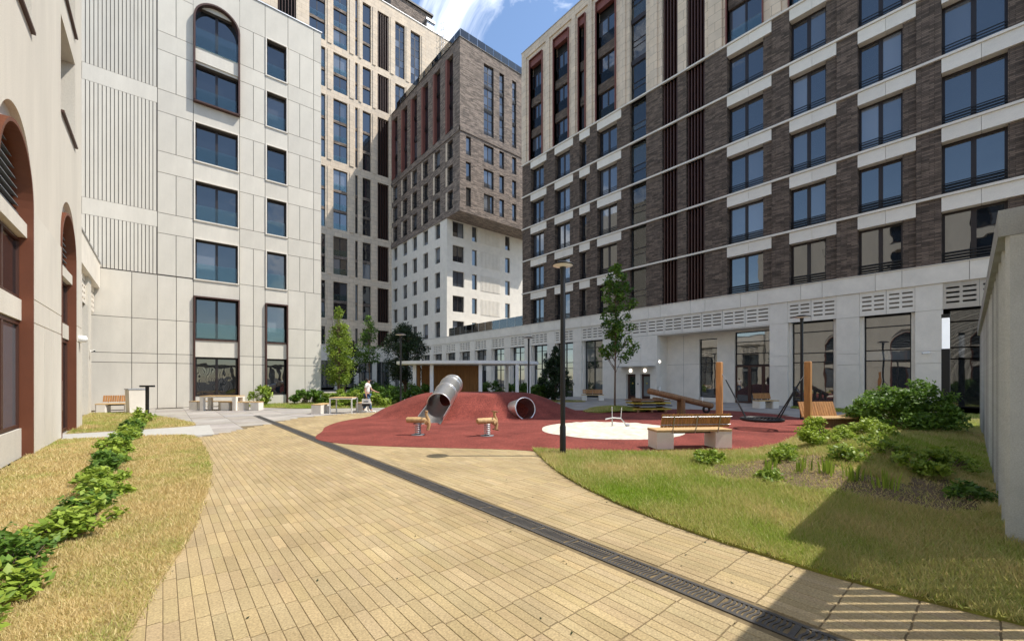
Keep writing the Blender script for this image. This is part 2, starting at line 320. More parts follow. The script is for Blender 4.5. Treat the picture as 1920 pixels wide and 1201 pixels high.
pl = np.array(pl); pl = pl[poly_in(pl, P_REGION)]
fwd = np.array([0.6455, 0.7638]); rt = np.array([0.7638, -0.6455]); dd = pl@fwd; ll = pl@rt
vis = (dd > 1.2) & (np.abs(ll) < dd*1.35)
pl = pl[vis]; dd = dd[vis]; ll = ll[vis]
infr = (np.abs(ll) < dd*1.2) & (dd > 2.72)
rank = np.where(infr, dd, dd+1000); order = np.argsort(rank)
far = MB(); ft = []
for k, idx in enumerate(order):
    x, y = pl[idx]; g = 0.0017; dz = rng.normal(0, 0.0007); tn = toned(0.10)
    if rng.random() < 0.04: tn = tuple(t*1.10 for t in tn)
    a = (x-PW/2+g, x+PW/2-g, y-PL/2+g*3.4, y+PL/2-g*3.4)
    if k < 300:
        b = MB().bev(*a, -0.05, dz, 0.0025); b.tone = [tn]*12; b.build('paver', 'paver', pav)
    else: far.bev(*a, -0.05, dz, 0.0025); ft += [tn]*12
far.tone = ft; kind(far.build('far_pavers', 'paver', pav), 'stuff')
# grey slabs
G_REGION = [(-3, 15), (0.55, 14.4), (1.96, 16.31), (2.94, 17.57), (4.47, 19.53), (6.49, 20.26), (8.69, 20.48), (10.6, 20.6), (10.6, 19), (16.5, 14.0), (20.2, 12.9), (22.6, 10.3), (22.5, 7), (20.5, 4.6), (18, 3), (24, -2.5), (30.5, -2.5), (30.5, 56), (12, 56), (12, 30.8), (-3, 30.8)]
gp = kind(sheet('grey_paving', G_REGION, lambda x, y: -0.026, 'sandbed'), 'structure')
sl = []
for i in range(-4, 30):
    for j in range(-6, 74):
        x, y = i*1.2+0.3, j*0.8+0.4+(0.4 if i % 2 else 0)
        sl.append((x, y))
sl = np.array(sl); sl = sl[poly_in(sl, G_REGION)]
d2 = sl@fwd; order = np.argsort(d2); farb = MB(); ft = []
for k, idx in enumerate(order):
    x, y = sl[idx]; tn = toned(0.16); dz = rng.normal(-0.005, 0.001)
    if 300 > k: b = MB().bev(x-0.596, x+0.596, y-0.396, y+0.396, -0.05, dz, 0.004); b.tone = [tn]*12; b.build('slab', 'slab', gp)
    else: farb.bev(x-0.596, x+0.596, y-0.396, y+0.396, -0.05, dz, 0.004); ft += [tn]*12
farb.tone = ft; kind(farb.build('far_slabs', 'slab', gp), 'stuff')
# concrete path from the arched door
kind(sheet('door_path', [(-2.3, 16.75), (0.2, 15.9), (0.68, 15.4), (1.2, 15.4), (1.3, 18.6), (0.6, 18.45), (-0.7, 18.3), (-2.3, 18.3)], lambda x, y: 0.012, 'concrete', skirt=0.05), 'structure')
# drainage channel with cast grates
ch = tag(MB().add([(CH_X0, -0.6, -0.09), (CH_X1, -0.6, -0.09), (CH_X1, 21.9, -0.09), (CH_X0, 21.9, -0.09)], [(0, 1, 2, 3)]).build('drainage_channel', 'dark'), 'dark cast iron slotted drain channel running straight across the yellow pavers', 'drain')
gm = MB(); Wc = CH_X1-CH_X0
gm.box(0, 0.03, 0, 0.5, -0.05, 0.004); gm.box(Wc-0.03, Wc, 0, 0.5, -0.05, 0.004); gm.box(0.03, Wc-0.03, 0, 0.018, -0.04, 0.002); gm.box(0.03, Wc-0.03, 0.482, 0.5, -0.04, 0.002)
for k in range(13):
    y = 0.018+(k+1)*0.464/14; n = 6
    for q in range(n):
        xa, xb = 0.03+(Wc-0.06)*q/n, 0.03+(Wc-0.06)*(q+1)/n; oa, ob = 0.011*math.sin(q/n*2*math.pi), 0.011*math.sin((q+1)/n*2*math.pi); t = 0.009
        gm.add([(xa, y+oa-t, -0.03), (xb, y+ob-t, -0.03), (xb, y+ob+t, -0.03), (xa, y+oa+t, -0.03), (xa, y+oa-t, 0.001), (xb, y+ob-t, 0.001), (xb, y+ob+t, 0.001), (xa, y+oa+t, 0.001)], [(4, 5, 6, 7), (0, 1, 5, 4), (2, 3, 7, 6)])
gme = gm.mesh('grate', 'iron')
for k in range(44): put('grate', gme, ch, (CH_X0, -0.1+0.5*k, 0))
# red rubber and the mound
TP = Vector((11.5, 12.75, 0.45)); TD = Vector((-0.2, -0.95, 0.2)).normalized()
MC = Vector((11.5, 16.2)); ma = Vector((0.7638, -0.6455)); mb_ = Vector((0.6455, 0.7638))
def mound_h(x, y):
    p = Vector((x, y))-MC; a = p.dot(ma)/5.6; b = p.dot(mb_)/3.3
    a += 0.0; r = math.sqrt(a*a+b*b); t = max(0.0, min(1.0, (1.0-r)/0.62)); h = 1.02*t*t*(3-2*t); q = Vector((x, y, h+0.006))-TP; al = q.dot(TD)
    if al < 0.02 and (q-TD*al).length < 0.44 and al > -2.2: h = -0.05
    return h
RED = smooth_poly([(3.43, 13.08), (3.22, 12.1), (3.61, 10.86), (4.58, 9.5), (5.6, 8.44), (6.73, 7.1), (6.95, 5.4), (8.61, 3.9), (10.08, 2.9), (11.45, 2.7), (15.32, 3.0), (19.9, 4.6), (22.8, 7.5), (22.7, 10.4), (20.4, 13.0), (16.71, 14.3), (15.9, 17.0), (12.8, 20.2), (9.0, 19.8), (7.22, 18.1), (5.5, 17.1), (4.3, 15.3), (3.95, 14.1)])
kind(sheet('red_rubber_ground', RED, lambda x, y: 0.006+mound_h(x, y), 'rubber', step=0.2, skirt=0.05, extra=[(10.4+0.031*i, 12.3+0.031*j) for i in range(85) for j in range(65)]), 'structure')
# sandpit
SC = (11.35, 8.35); SR = 2.28
sp = smooth_poly([(SC[0]+SR*math.cos(a*math.pi/12)*(1.04 if a % 3 else 1.0), SC[1]+SR*math.sin(a*math.pi/12)) for a in range(24)], 1)
def sand_h(x, y):
    r = math.hypot(x-SC[0], y-SC[1])/SR; return 0.014+0.055*min(1, max(0, 1-r)*5)+0.030*math.sin(x*7.1+math.sin(y*5))*math.sin(y*6.3+1.3*math.sin(x*4))*max(0, 1-r**6)
kind(sheet('white_sand', sp, sand_h, 'sand', step=0.075, skirt=0.03), 'structure')
# lawns
def bump_r(x, y):
    h = 0.03+0.50*math.exp(-(((x-11.0)/2.6)**2+((y-1.6)/1.15)**2))+0.30*math.exp(-(((x-15.6)/2.0)**2+((y-1.2)/1.2)**2))+0.07*math.exp(-(((x-8.2)/1.0)**2+((y-2.2)/1.2)**2))
    return h
LAWN_R = [(6.73, 7.18), (6.25, 6.45), (5.8, 5.75), (5.45, 5.15), (5.18, 4.6), (4.98, 4.15), (4.85, 3.75), (4.70, 3.35), (4.60, 2.95), (4.51, 2.55), (4.45, 2.16), (4.41, 1.8), (4.40, 1.45), (4.38, 1.0), (4.42, 0.5), (4.5, 0.0), (4.6, -0.8), (25, -0.8), (25, 0.6), (21, 2.6), (18.2, 3.0), (16.5, 3.5), (15.3, 3.8), (13.5, 3.72), (11.5, 3.5), (10.2, 3.75), (9.2, 4.5), (8.5, 5.05), (7.6, 5.85), (7.0, 6.5)]
LAWN_L = [(-2.25, -1), (-0.35, -1), (-0.3, 2.5), (-0.18, 3.66), (-0.02, 4.54), (0.08, 4.95), (0.18, 5.41), (0.30, 6.1), (0.43, 7.1), (0.55, 8.0), (0.65, 9.0), (0.73, 10.2), (0.77, 11.5), (0.78, 13), (0.77, 14.5), (0.70, 15.3), (0.45, 15.72), (-0.2, 16.0), (-2.25, 16.75)]
LAWN_B = [(-2.25, 18.35), (-0.74, 18.4), (0.5, 18.55), (0.86, 18.8), (0.93, 19.1), (0.85, 19.7), (0.45, 21.7), (0.0, 23.5), (-0.66, 25.7), (-1.5, 27.6), (-2.65, 28.2), (-2.65, 21), (-2.25, 21)]
LAWN_C = [(3.9, 30.7), (3.9, 29.2), (4.6, 27.5), (5.6, 25.9), (7.2, 24.5), (9.5, 23.3), (11.2, 22.7), (13.0, 23.2), (14, 26), (15, 32), (17, 45), (12, 52), (9, 52), (8.6, 30.7)]
LAWN_D = [(26.3, 6.2), (26.0, 3), (26.3, 0.2), (28.7, -0.6), (28.7, 8.0), (27.5, 7.8)]
LAWN_E = smooth_poly([(16.1, 13.0), (17.0, 12.1), (18.6, 11.5), (19.5, 12.2), (18.9, 13.4), (17.6, 14.1), (16.5, 14.0)], 1)
LAWN_F = smooth_poly([(20.2, 21.6), (21.6, 20.2), (23.6, 19.3), (24.0, 20.6), (22.8, 22.6), (21.2, 23.2)], 1)
zl = lambda x, y: 0.022
def circ_h(c, r, h): return lambda x, y: 0.022+h*max(0, 1-((x-c[0])**2+(y-c[1])**2)/r**2)
lawns = []
def lawn(name, poly, hf, m, step=None):
    o = kind(sheet(name, poly, hf, m, step, skirt=0.06), 'structure'); lawns.append((poly, hf)); return o
lawn('right_lawn', LAWN_R, bump_r, 'soil', 0.25); lawn('left_lawn', LAWN_L, zl, 'drysoil'); lawn('far_left_lawn', LAWN_B, zl, 'drysoil')
lawn('planted_lawn', LAWN_C, zl, 'soil'); lawn('facade_lawn', LAWN_D, zl, 'soil'); hE = circ_h((17.8, 12.8), 1.6, 0.22); lawn('tree_lawn', LAWN_E, hE, 'soil', 0.3); lawn('conifer_lawn', LAWN_F, zl, 'drysoil', 0.4)
BARE = [((7.8, 2.9), 0.8, 0.6), ((7.75, 1.95), 0.68, 0.85), ((7.7, 0.95), 0.55, 0.8), ((8.5, 2.45), 0.65, 0.6), ((8.3, 0.5), 0.7, 0.4)]
def in_bare(x, y, k=1.0):
    r = np.zeros(len(x), bool)
    for (cx, cy), a, b in BARE: r |= (((x-cx)/a)**2+((y-cy)/b)**2 < k)
    return r
bp = MB()
for i, ((cx, cy), a, b) in enumerate(BARE):
    n = 40; rr0 = [1+0.22*math.sin(k*0.9+i*2)+0.16*math.sin(k*2.3+i)+rng.normal(0, 0.07) for k in range(n)]; pts = [(cx+a*0.95*math.cos(2*math.pi*k/n)*rr0[k], cy+b*0.95*math.sin(2*math.pi*k/n)*rr0[k]) for k in range(n)]
    bp.add([(cx, cy, bump_r(cx, cy)+0.014+i*0.003)]+[(x, y, bump_r(x, y)+0.012+i*0.003) for x, y in [((cx+(px-cx)*0.5), (cy+(py-cy)*0.5)) for px, py in pts]]+[(x, y, bump_r(x, y)+0.004+i*0.003) for x, y in pts],
        [(0, 1+k, 1+(k+1) % n) for k in range(n)]+[(1+k, 1+n+k, 1+n+(k+1) % n, 1+(k+1) % n) for k in range(n)])
kind(bp.build('bare_soil', 'mulch'), 'structure')
LITTER = [(6.9, 2.6), (7.2, 3.4), (8.2, 3.5), (9.2, 2.9), (9.8, 2.3), (9.0, 1.7), (8.5, 1.2), (9.2, 0.6), (8.8, 0.1), (7.2, 0.2), (6.95, 1.4)]
def vnoise(x, y, s, seed):
    a = rng if False else np.random.default_rng(seed); t = np.zeros_like(x)
    for k in range(6):
        th = a.uniform(0, 6.28); f_ = s*a.uniform(0.6, 2.0); t += np.sin((x*math.cos(th)+y*math.sin(th))*f_+a.uniform(0, 6.28))
    return t/6*1.6
def grass(name, label, poly, hf, dens, dry, seed, hmin=0.03, hmax=0.075, wd=0.004, near=4.0):
    g = np.random.default_rng(seed); xs = [p[0] for p in poly]; ys = [p[1] for p in poly]; A = (max(xs)-min(xs))*(max(ys)-min(ys)); n = int(A*dens)
    p = np.stack([g.uniform(min(xs), max(xs), n), g.uniform(min(ys), max(ys), n)], 1); p = p[poly_in(p, poly)]
    d = p@fwd; l = p@rt; p = p[(d > 1.0) & (np.abs(l) < d*1.4)]; d = np.hypot(p[:, 0], p[:, 1])
    pr = np.minimum(1, (near/np.maximum(d, 0.1))**1.5); keep = g.random(len(p)) < pr; p = p[keep]; d = d[keep]; sc = np.maximum(1, (d/near)**0.75)
    x, y = p[:, 0], p[:, 1]; pat = vnoise(x, y, 1.6, seed+1)*0.5+vnoise(x, y, 5, seed+2)*0.35
    if name == 'right_grass': k = in_bare(x, y, 1.0) & (g.random(len(x)) < 0.93); x, y, d, sc, pat = x[~k], y[~k], d[~k], sc[~k], pat[~k]
    n = len(x); z = np.array([hf(a, b) for a, b in zip(x, y)]); x = x+g.normal(0, 0.022, n); y = y+g.normal(0, 0.022, n); th = g.uniform(0, 6.283, n); h = g.uniform(hmin, hmax, n)*(1+0.3*pat)*np.minimum(sc, 1.4); ww = wd*g.uniform(0.7, 1.5, n)*sc; la = g.uniform(0, 6.283, n); le = h*g.uniform(0.2, 1.2, n)
    v = np.empty((n, 3, 3)); v[:, 0] = np.stack([x-np.cos(th)*ww, y-np.sin(th)*ww, z-0.005], 1); v[:, 1] = np.stack([x+np.cos(th)*ww, y+np.sin(th)*ww, z-0.005], 1); v[:, 2] = np.stack([x+np.cos(la)*le, y+np.sin(la)*le, z+h], 1)
    me = bpy.data.meshes.new(name); me.vertices.add(n*3); me.vertices.foreach_set('co', v.ravel()); me.loops.add(n*3); me.loops.foreach_set('vertex_index', np.arange(n*3)); me.polygons.add(n); me.polygons.foreach_set('loop_start', np.arange(n)*3); me.polygons.foreach_set('loop_total', np.full(n, 3)); me.update()
    t = np.clip(dry+0.62*pat+g.normal(0, 0.20, n), 0, 1.15); at = me.attributes.new('tone', 'FLOAT_COLOR', 'POINT'); t3 = np.repeat(t, 3); at.data.foreach_set('color', np.stack([t3, t3, t3, np.ones_like(t3)], 1).ravel())
    me.materials.append(M['grass']); o = kind(put(name, me), 'stuff'); tag(o, label, 'grass'); return o
grass('right_grass', 'green lawn with dry tufts on the bank right of the yellow paving', LAWN_R, bump_r, 9000, 0.50, 11, near=4.6)
grass('dry_litter', 'brown dead leaves and straw on the bare soil of the bank', LITTER, lambda x, y: bump_r(x, y)+0.012, 1300, 0.85, 18, hmin=0.006, hmax=0.04, wd=0.006, near=7)
grass('left_grass', 'straw coloured dry lawn along the arched wall', LAWN_L, zl, 9500, 0.92, 12, hmin=0.015, hmax=0.05, near=4.6)
grass('far_left_grass', 'small dry lawn beyond the concrete door path', LAWN_B, zl, 3500, 0.66, 13, near=7)
grass('planted_grass', 'shaggy grass under the trees behind the picnic table', LAWN_C, zl, 2200, 0.25, 14, hmax=0.10, near=9)
grass('facade_grass', 'strip of grass below the shop windows', LAWN_D, zl, 2500, 0.25, 15, near=9)
grass('tree_grass', 'grassy hump around the slender tree', LAWN_E, hE, 3000, 0.45, 16, near=9)
grass('conifer_grass', 'dry patch of grass under the dark conifer', LAWN_F, zl, 2500, 0.6, 17, near=9)
# ================================================================= WHITE BUILDING (faces the court, plane y = 30.8)
FW = FR('y', 30.8, -1)
B = Building('white_building', 'tall cream panelled apartment block with brown framed windows, one arch-topped', (2.6, 30.8, 0))
B.box('core', FW, 'joint', -3.4, 8.46, -12, -0.62, 0, 25.8)
rows = [(0.65, 2.95), (4.05, 6.5), (7.6, 9.95), (11.1, 13.4), (14.6, 16.85), (18.1, 20.35), (21.4, 23.75)]
wc, nc = (1.47, 3.59), (5.16, 6.31)
holes = []
for i, (a, b) in enumerate(rows):
    holes.append((wc[0], wc[1], a, b)); holes.append((nc[0], nc[1], a, b))
B.wall(FW, -3.4, 8.49, 0, 25.9, holes, 0.6, 'joint', w=-0.03, name='backing_wall')
zl_ = [0.0]
for a, b in rows: zl_ += [a, b]
zl_ += [25.3, 25.9]
low = [0, 0.65, 2.57, 3.09, 5.03, 7.55]
def panel(u0, u1, z0, z1):
    if u1-u0 < 0.05 or z1-z0 < 0.05: return
    g = 0.014; W, H = round(u1-u0, 3), round(z1-z0, 3)
    B.shared('panel', FW, (W, H), lambda mb: mb.box(g, W-g, -0.028, 0.0, g, H-g), 'cream', u0, 0, z0)
def strip(u0, u1, cuts):
    for a, b in zip(cuts, cuts[1:]): panel(u0, u1, a, b)
# ribbed column and big lower panels
for u0, u1 in ((-3.35, -1.3), (-1.3, -0.23), (-0.23, 0.6), (0.6, 1.38)): strip(u0, u1, low[:1]+low[2:])
for z0, z1 in ((7.6, 10.25), (11.15, 17.25), (18.15, 25.3)):
    mb = MB(FW.p); n = 19; sp_ = 2.97/n
    for k in range(n): mb.box(-3.22+k*sp_, -3.22+(k+1)*sp_-0.034, -0.05, 0.0, z0, z1)
    kind(B.part('ribbed_panel', mb, 'cream'), 'stuff')
for z0, z1 in ((10.25, 11.15), (17.25, 18.15), (25.3, 25.9)): panel(-3.22, -0.23, z0+0.002, z1-0.002)
bands = [(rows[i], (rows[i][1], rows[i+1][0] if i+1 < len(rows) else 25.9)) for i in range(len(rows))]
for i, (wr, sr) in enumerate(bands):
    if i >= 2:
        panel(-0.23, 0.59, *wr); panel(0.59, 1.38, *wr); panel(-0.23, 1.38, *sr)
    cols_ = ((3.68, 4.42), (4.42, 5.07), (6.4, 7.12), (7.12, 8.0), (8.0, 8.49)) if i >= 2 else ((3.68, 4.42), (4.42, 5.07), (6.4, 7.45), (7.45, 8.49))
    if i >= 2:
        for c in cols_: panel(*c, *wr)
        for c in ((1.38, 3.68), (3.68, 5.07), (5.07, 6.4), (6.4, 8.0), (8.0, 8.49)): panel(*c, *sr)
    else:
        panel(1.38, 3.68, *sr) if i == 1 else None; panel(5.07, 6.4, *sr) if i == 1 else None
for u0, u1 in ((3.68, 4.42), (4.42, 5.07), (6.4, 7.45), (7.45, 8.49)): strip(u0, u1, [0, 2.57, 3.09, 5.03, 7.6])
for u0, u1 in ((1.38, 3.68), (5.07, 6.4)):
    panel(u0+0.09, u1-0.09, 0, 0.62)
    B.box('spandrel', FW, 'cream', u0+0.09, u1-0.09, -0.42, 0.004, 2.98, 3.965)
for i, (a, b) in enumerate(rows):
    for (u0, u1), n in ((wc, 2), (nc, 1)):
        arch = (i == 6 and n == 2)
        if not arch: B.window(FW, u0+0.02, u1-0.02, a+0.02, b-0.02, -0.30, n, None if i == 0 else 'glass', fw=0.07)
        fm = 'rust' if (i < 2 or (n == 2 and i >= 5)) else 'pale'
        pr = 0.14 if fm == 'rust' else 0.06
        if i >= 2 or True:
            if fm == 'pale':
                mb = MB(FW.p); t = 0.07
                mb.box(u0-t, u1+t, -0.02, pr, a-t, a); mb.box(u0-t, u1+t, -0.02, pr, b, b+t); mb.box(u0-t, u0, -0.02, pr, a, b); mb.box(u1, u1+t, -0.02, pr, a, b); B.part('window_surround', mb, 'pale')
for u0, u1 in (wc, nc):     # brown box frames of the two lowest storeys
    mb = MB(FW.p); t = 0.08
    mb.box(u0-t, u0, -0.3, 0.16, 0.02, 6.58); mb.box(u1, u1+t, -0.3, 0.16, 0.02, 6.58); mb.box(u0, u1, -0.3, 0.16, 6.5, 6.58); mb.box(u0, u1, -0.3, 0.05, 3.97, 4.05); B.part('box_frame', mb, 'brown')
# arch topped projecting frame over the two highest windows of the wide column
u0, u1 = wc; cx = (u0+u1)/2; r = (u1-u0)/2; zs_ = 23.0; n = 20
arcp = [(cx+r*math.cos(math.pi*k/n), zs_+r*math.sin(math.pi*k/n)) for k in range(n+1)]
arco = [(cx+(r+0.09)*math.cos(math.pi*k/n), zs_+(r+0.09)*math.sin(math.pi*k/n)) for k in range(n+1)]
mb = MB(FW.p)
path_i = [(u1, 18.08)]+arcp+[(u0, 18.08)]; path_o = [(u1+0.09, 18.0)]+arco+[(u0-0.09, 18.0)]
for (i0, i1), (o0, o1) in zip(zip(path_i, path_i[1:]), zip(path_o, path_o[1:])):
    vs = [(i0[0], -0.3, i0[1]), (i1[0], -0.3, i1[1]), (o1[0], -0.3, o1[1]), (o0[0], -0.3, o0[1]), (i0[0], 0.28, i0[1]), (i1[0], 0.28, i1[1]), (o1[0], 0.28, o1[1]), (o0[0], 0.28, o0[1])]
    mb.add(vs, [(4, 5, 6, 7), (0, 1, 5, 4), (2, 3, 7, 6)])
mb.box(u0-0.09, u1+0.09, -0.3, 0.28, 18.0, 18.08); B.part('arched_frame', mb, 'brown')
B.box('spandrel', FW, 'cream', u0, u1, -0.3, 0.08, 20.5, 21.35)
mb = MB(FW.p); mb.add([(u0, -0.25, 21.35), (u1, -0.25, 21.35)]+[(x, -0.25, z) for x, z in arcp], [tuple(range(n+3))[::-1]]); aw = B.part('arched_window', mb, 'pane')
mb = MB(FW.p); mb.box(cx-0.07, cx+0.07, -0.24, -0.2, 21.35, zs_+r-0.02); mb.box(u0, u1, -0.24, -0.2, 21.35, 21.43); B.part('frame', mb, 'frame', aw)
B.part('balustrade', MB(FW.p).box(u0+0.02, u1-0.02, 0.1, 0.12, 21.3, 22.45), 'rail', aw)
mb = MB(FW.p); seg = [(u1, 23.0)]+arcp+[(u0, 23.0)]
for (a0, b0), (a1, b1) in zip(arco, arco[1:]):   # cream infill round the arch, flush with the panels
    mb.add([(a0, -0.002, b0), (a1, -0.002, b1), (a1, -0.002, 25.28), (a0, -0.002, 25.28)], [(0, 1, 2, 3)])
B.part('arch_panel', mb, 'cream')
B.box('parapet_cap', FW, 'galv', -3.4, 8.55, -0.6, 0.05, 25.9, 25.97)
B.box('side_wall', FW, 'creamwall', 8.465, 8.50, -12, -0.031, 0, 25.88)
# ================================================================= ARCHED BUILDING on the left (plane x = -2.2) and its low wing
FL = FR('x', -2.2, 1)
B = Building('arched_building', 'cream rendered building on the left with deep rust-framed arched windows', (-2.2, 8, 0))
ac = [18.4, 12.48, 6.56, 0.64, -5.28]; hw = 1.3; sz = 5.4; wsz = 5.72
B.box('core', FL, 'joint', -14, 21.05, -9, -0.9, 0, 20.3)
# wall cut around the arches: strips and arch heads
def arch_wall():
    mb = MB(FL.p); z1 = 8.7; e = sorted(ac); u = -14.0; n = 24
    for c in e:
        mb.add([(u, 0, 0), (c-hw, 0, 0), (c-hw, 0, z1), (u, 0, z1)], [(0, 1, 2, 3)])
        pts = [(c-hw*math.cos(math.pi*k/n), wsz+hw*math.sin(math.pi*k/n)) for k in range(n+1)]
        for (a0, b0), (a1, b1) in zip(pts, pts[1:]):
            mb.add([(a0, 0, b0), (a1, 0, b1), (a1, 0, z1), (a0, 0, z1)], [(0, 1, 2, 3)])
        full = [(c-hw, 0)]+pts+[(c+hw, 0)]
        for (a0, b0), (a1, b1) in zip(full, full[1:]): mb.add([(a0, 0, b0), (a1, 0, b1), (a1, -0.3, b1), (a0, -0.3, b0)], [(0, 1, 2, 3)])
        u = c+hw
    mb.add([(u, 0, 0), (21.05, 0, 0), (21.05, 0, z1), (u, 0, z1)], [(0, 1, 2, 3)])
    return mb
B.part('wall', arch_wall(), 'creamwall')
up = []
for c in ac:
    for z0, z1 in ((9.3, 12.0), (12.9, 15.6), (16.5, 19.2)): up.append((c-1.25, c+1.25, z0, z1, 0.75))
B.wall(FL, -14, 21.05, 8.7, 20.4, up, 0.75, 'creamwall', name='upper_wall')
B.part('end_wall', MB(FL.p).box(21.05, 21.08, -9, -0.002, 0, 20.4), 'creamwall')
for a, b, c, d, _ in up:
    if b < -3: continue
    B.window(FL, a, b, c, d, -0.68, 2)
    B.shared('sill', FL, 1, lambda mb: mb.box(0, 2.5, -0.6, 0.07, -0.06, 0.0), 'brown', a, 0, c)
for k, c in enumerate(ac):
    n = 24; door = (k == 0)
    pts = lambda r_, zz: [(c-r_*math.cos(math.pi*q/n), zz+r_*math.sin(math.pi*q/n)) for q in range(n+1)]
    inn = [(c-hw+0.07, 0)]+pts(hw-0.07, sz)+[(c+hw-0.07, 0)]; outr = [(c-hw+0.001, 0)]+pts(hw-0.001, sz)+[(c+hw-0.001, 0)]
    mb = MB(FL.p)
    for (i0, i1), (o0, o1) in zip(zip(inn, inn[1:]), zip(outr, outr[1:])):
        mb.add([(i0[0], -0.32, i0[1]), (i1[0], -0.32, i1[1]), (o1[0], -0.32, o1[1]), (o0[0], -0.32, o0[1]), (i0[0], 0.03, i0[1]), (i1[0], 0.03, i1[1]), (o1[0], 0.03, o1[1]), (o0[0], 0.03, o0[1])], [(4, 5, 6, 7), (0, 1, 5, 4), (2, 3, 7, 6)])
    fr = B.part('arch_frame', mb, 'rust')
    mb = MB(FL.p)   # recessed render above the frame, inside the taller opening
    po, pi_ = pts(hw, wsz), pts(hw-0.001, sz)
    for q in range(n): mb.add([(pi_[q][0], -0.13, pi_[q][1]), (pi_[q+1][0], -0.13, pi_[q+1][1]), (po[q+1][0], -0.13, po[q+1][1]), (po[q][0], -0.13, po[q][1])], [(0, 1, 2, 3)])
    B.part('arch_recess', mb, 'creamwall')
    B.part('arch_backing', MB(FL.p).box(c-hw, c+hw, -0.42, -0.33, 0, 6.7), 'dark')
    for q in range(9):
        z = 5.12+q*0.17; hwq = math.sqrt(max(0.02, (hw-0.08)**2-max(0, z+0.1-sz)**2))
        if z < 6.6: B.part('louvre', MB(FL.p).add([(c-hwq, -0.30, z), (c+hwq, -0.30, z), (c+hwq, -0.18, z-0.05), (c-hwq, -0.18, z-0.05), (c-hwq, -0.30, z+0.02), (c+hwq, -0.30, z+0.02), (c+hwq, -0.18, z-0.03), (c-hwq, -0.18, z-0.03)], [(0, 1, 2, 3), (4, 5, 6, 7), (3, 2, 6, 7)]), 'bluegrey')
    B.part('transom', MB(FL.p).box(c-hw+0.07, c+hw-0.07, -0.32, -0.06, 4.75, 5.05), 'cream')
    B.window(FL, c-hw+0.07, c+hw-0.07, 3.42, 4.72, -0.2, 2, fm='brown')
    B.part('spandrel', MB(FL.p).box(c-hw+0.07, c+hw-0.07, -0.32, -0.14, 2.95, 3.4), 'cream')
    if door:
        dr = B.window(FL, c-hw+0.07, c+hw-0.07, 0.03, 2.92, -0.2, 2, fm='brown', fw=0.09); dr.name = 'door'
        B.shared('door_handle', FL, 1, lambda mb: mb.box(0, 0.03, 0.05, 0.09, 0, 0.9), 'steel', 1.1, 0, 0.7, dr)
    else:
        B.part('base_panel', MB(FL.p).box(c-hw+0.07, c+hw-0.07, -0.32, -0.14, 0, 0.62), 'cream')
        B.window(FL, c-hw+0.07, c+hw-0.07, 0.64, 2.92, -0.2, 2, fm='brown', fw=0.07)
# cladding panels between the arches
for a, b in ((13.78, 17.1), (19.7, 21.05), (7.86, 11.18), (1.94, 5.26)):
    for z0, z1 in ((0.02, 2.93), (2.93, 3.45)):
        n = max(1, round((b-a)/1.15)) if z0 < 1 else max(1, round((b-a)/1.7)); 
        for q in range(n):
            W, H = round((b-a)/n, 3), round(z1-z0, 3); B.shared('panel', FL, (W, H), lambda mb: mb.box(0.012, W-0.012, 0, 0.02, 0.012, H-0.012), 'cream', a+q*W, 0, z0)
    W, H = round(b-a, 3), 1.95; B.shared('panel', FL, (W, H), lambda mb: mb.box(0.012, W-0.012, 0, 0.02, 0.012, H-0.012), 'cream', a, 0, 3.45)
FL2 = FR('x', -2.65, 1)
Bw = Building('low_wing', 'low cream wing with louvred panels in the corner beside the white block', (-2.65, 26, 0))
Bw.box('core', FL2, 'pale', 21.1, 30.7, -5, -0.7, 0, 7.7)
Bw.box('cornice', FL2, 'pale', 21.1, 30.75, -0.7, 0.12, 6.45, 7.75); Bw.box('cornice_cap', FL2, 'galv', 21.1, 30.75, -0.7, 0.16, 7.75, 7.80)
for a in (21.1, 24.3, 27.5):
    Bw.box('pillar', FL2, 'cream', a, a+1.0, -0.7, 0.0, 0, 6.45)
    Bw.box('spandrel', FL2, 'cream', a+1.0, min(30.7, a+3.2), -0.7, -0.3, 5.05, 5.15)
    Bw.window(FL2, a+1.0, a+3.2, 0.35, 5.05, -0.45, 2, pane='paneg', tr=(2.3, 2.8))
    Bw.box('plinth', FL2, 'cream', a+1.0, a+3.2, -0.7, -0.3, 0, 0.35)
    for q in range(2): 
        hl = [(a+1.0+q*1.1+0.08+m_*0.5, a+1.0+q*1.1+0.52+m_*0.5, 5.3+r_*0.26, 5.4+r_*0.26) for m_ in range(2) for r_ in range(4)]
        Bw.wall(FL2, a+1.0+q*1.1, a+2.1+q*1.1, 5.15, 6.45, hl, 0.1, 'pale', w=-0.1, name='louvre_panel')
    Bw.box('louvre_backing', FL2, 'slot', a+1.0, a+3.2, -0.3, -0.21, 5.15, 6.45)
def sec_cam(label, loc, rz):
    c = thing('security_camera', label, 'camera', loc, rz)
    MB().box(-0.04, 0.04, 0, 0.03, -0.05, 0.05).build('mount', 'white', c); MB().tube([(0, 0, 0), (0, 0.12, 0.0)], 0.018, 6).build('arm', 'white', c)
    MB().tube([(-0.04, 0.12, 0.02), (0.22, 0.16, -0.01)], 0.05, 10).build('housing', 'white', c); MB().tube([(0.22, 0.16, -0.01), (0.235, 0.162, -0.012)], 0.04, 10).build('lens', 'black', c)
sec_cam('white security camera at the corner of the low louvred wing', (-2.63, 27.9, 3.0), R(-90))
sc_ = tag(MB().lathe([(0.0, 0.12), (0.12, 0.1), (0.16, 0.0), (0.12, -0.1), (0.0, -0.12)], 14, (0, 0, 0)).build('wall_light', 'white', None, (-2.12, 20.3, 3.05)), 'round white wall light beside the arched door', 'wall light')
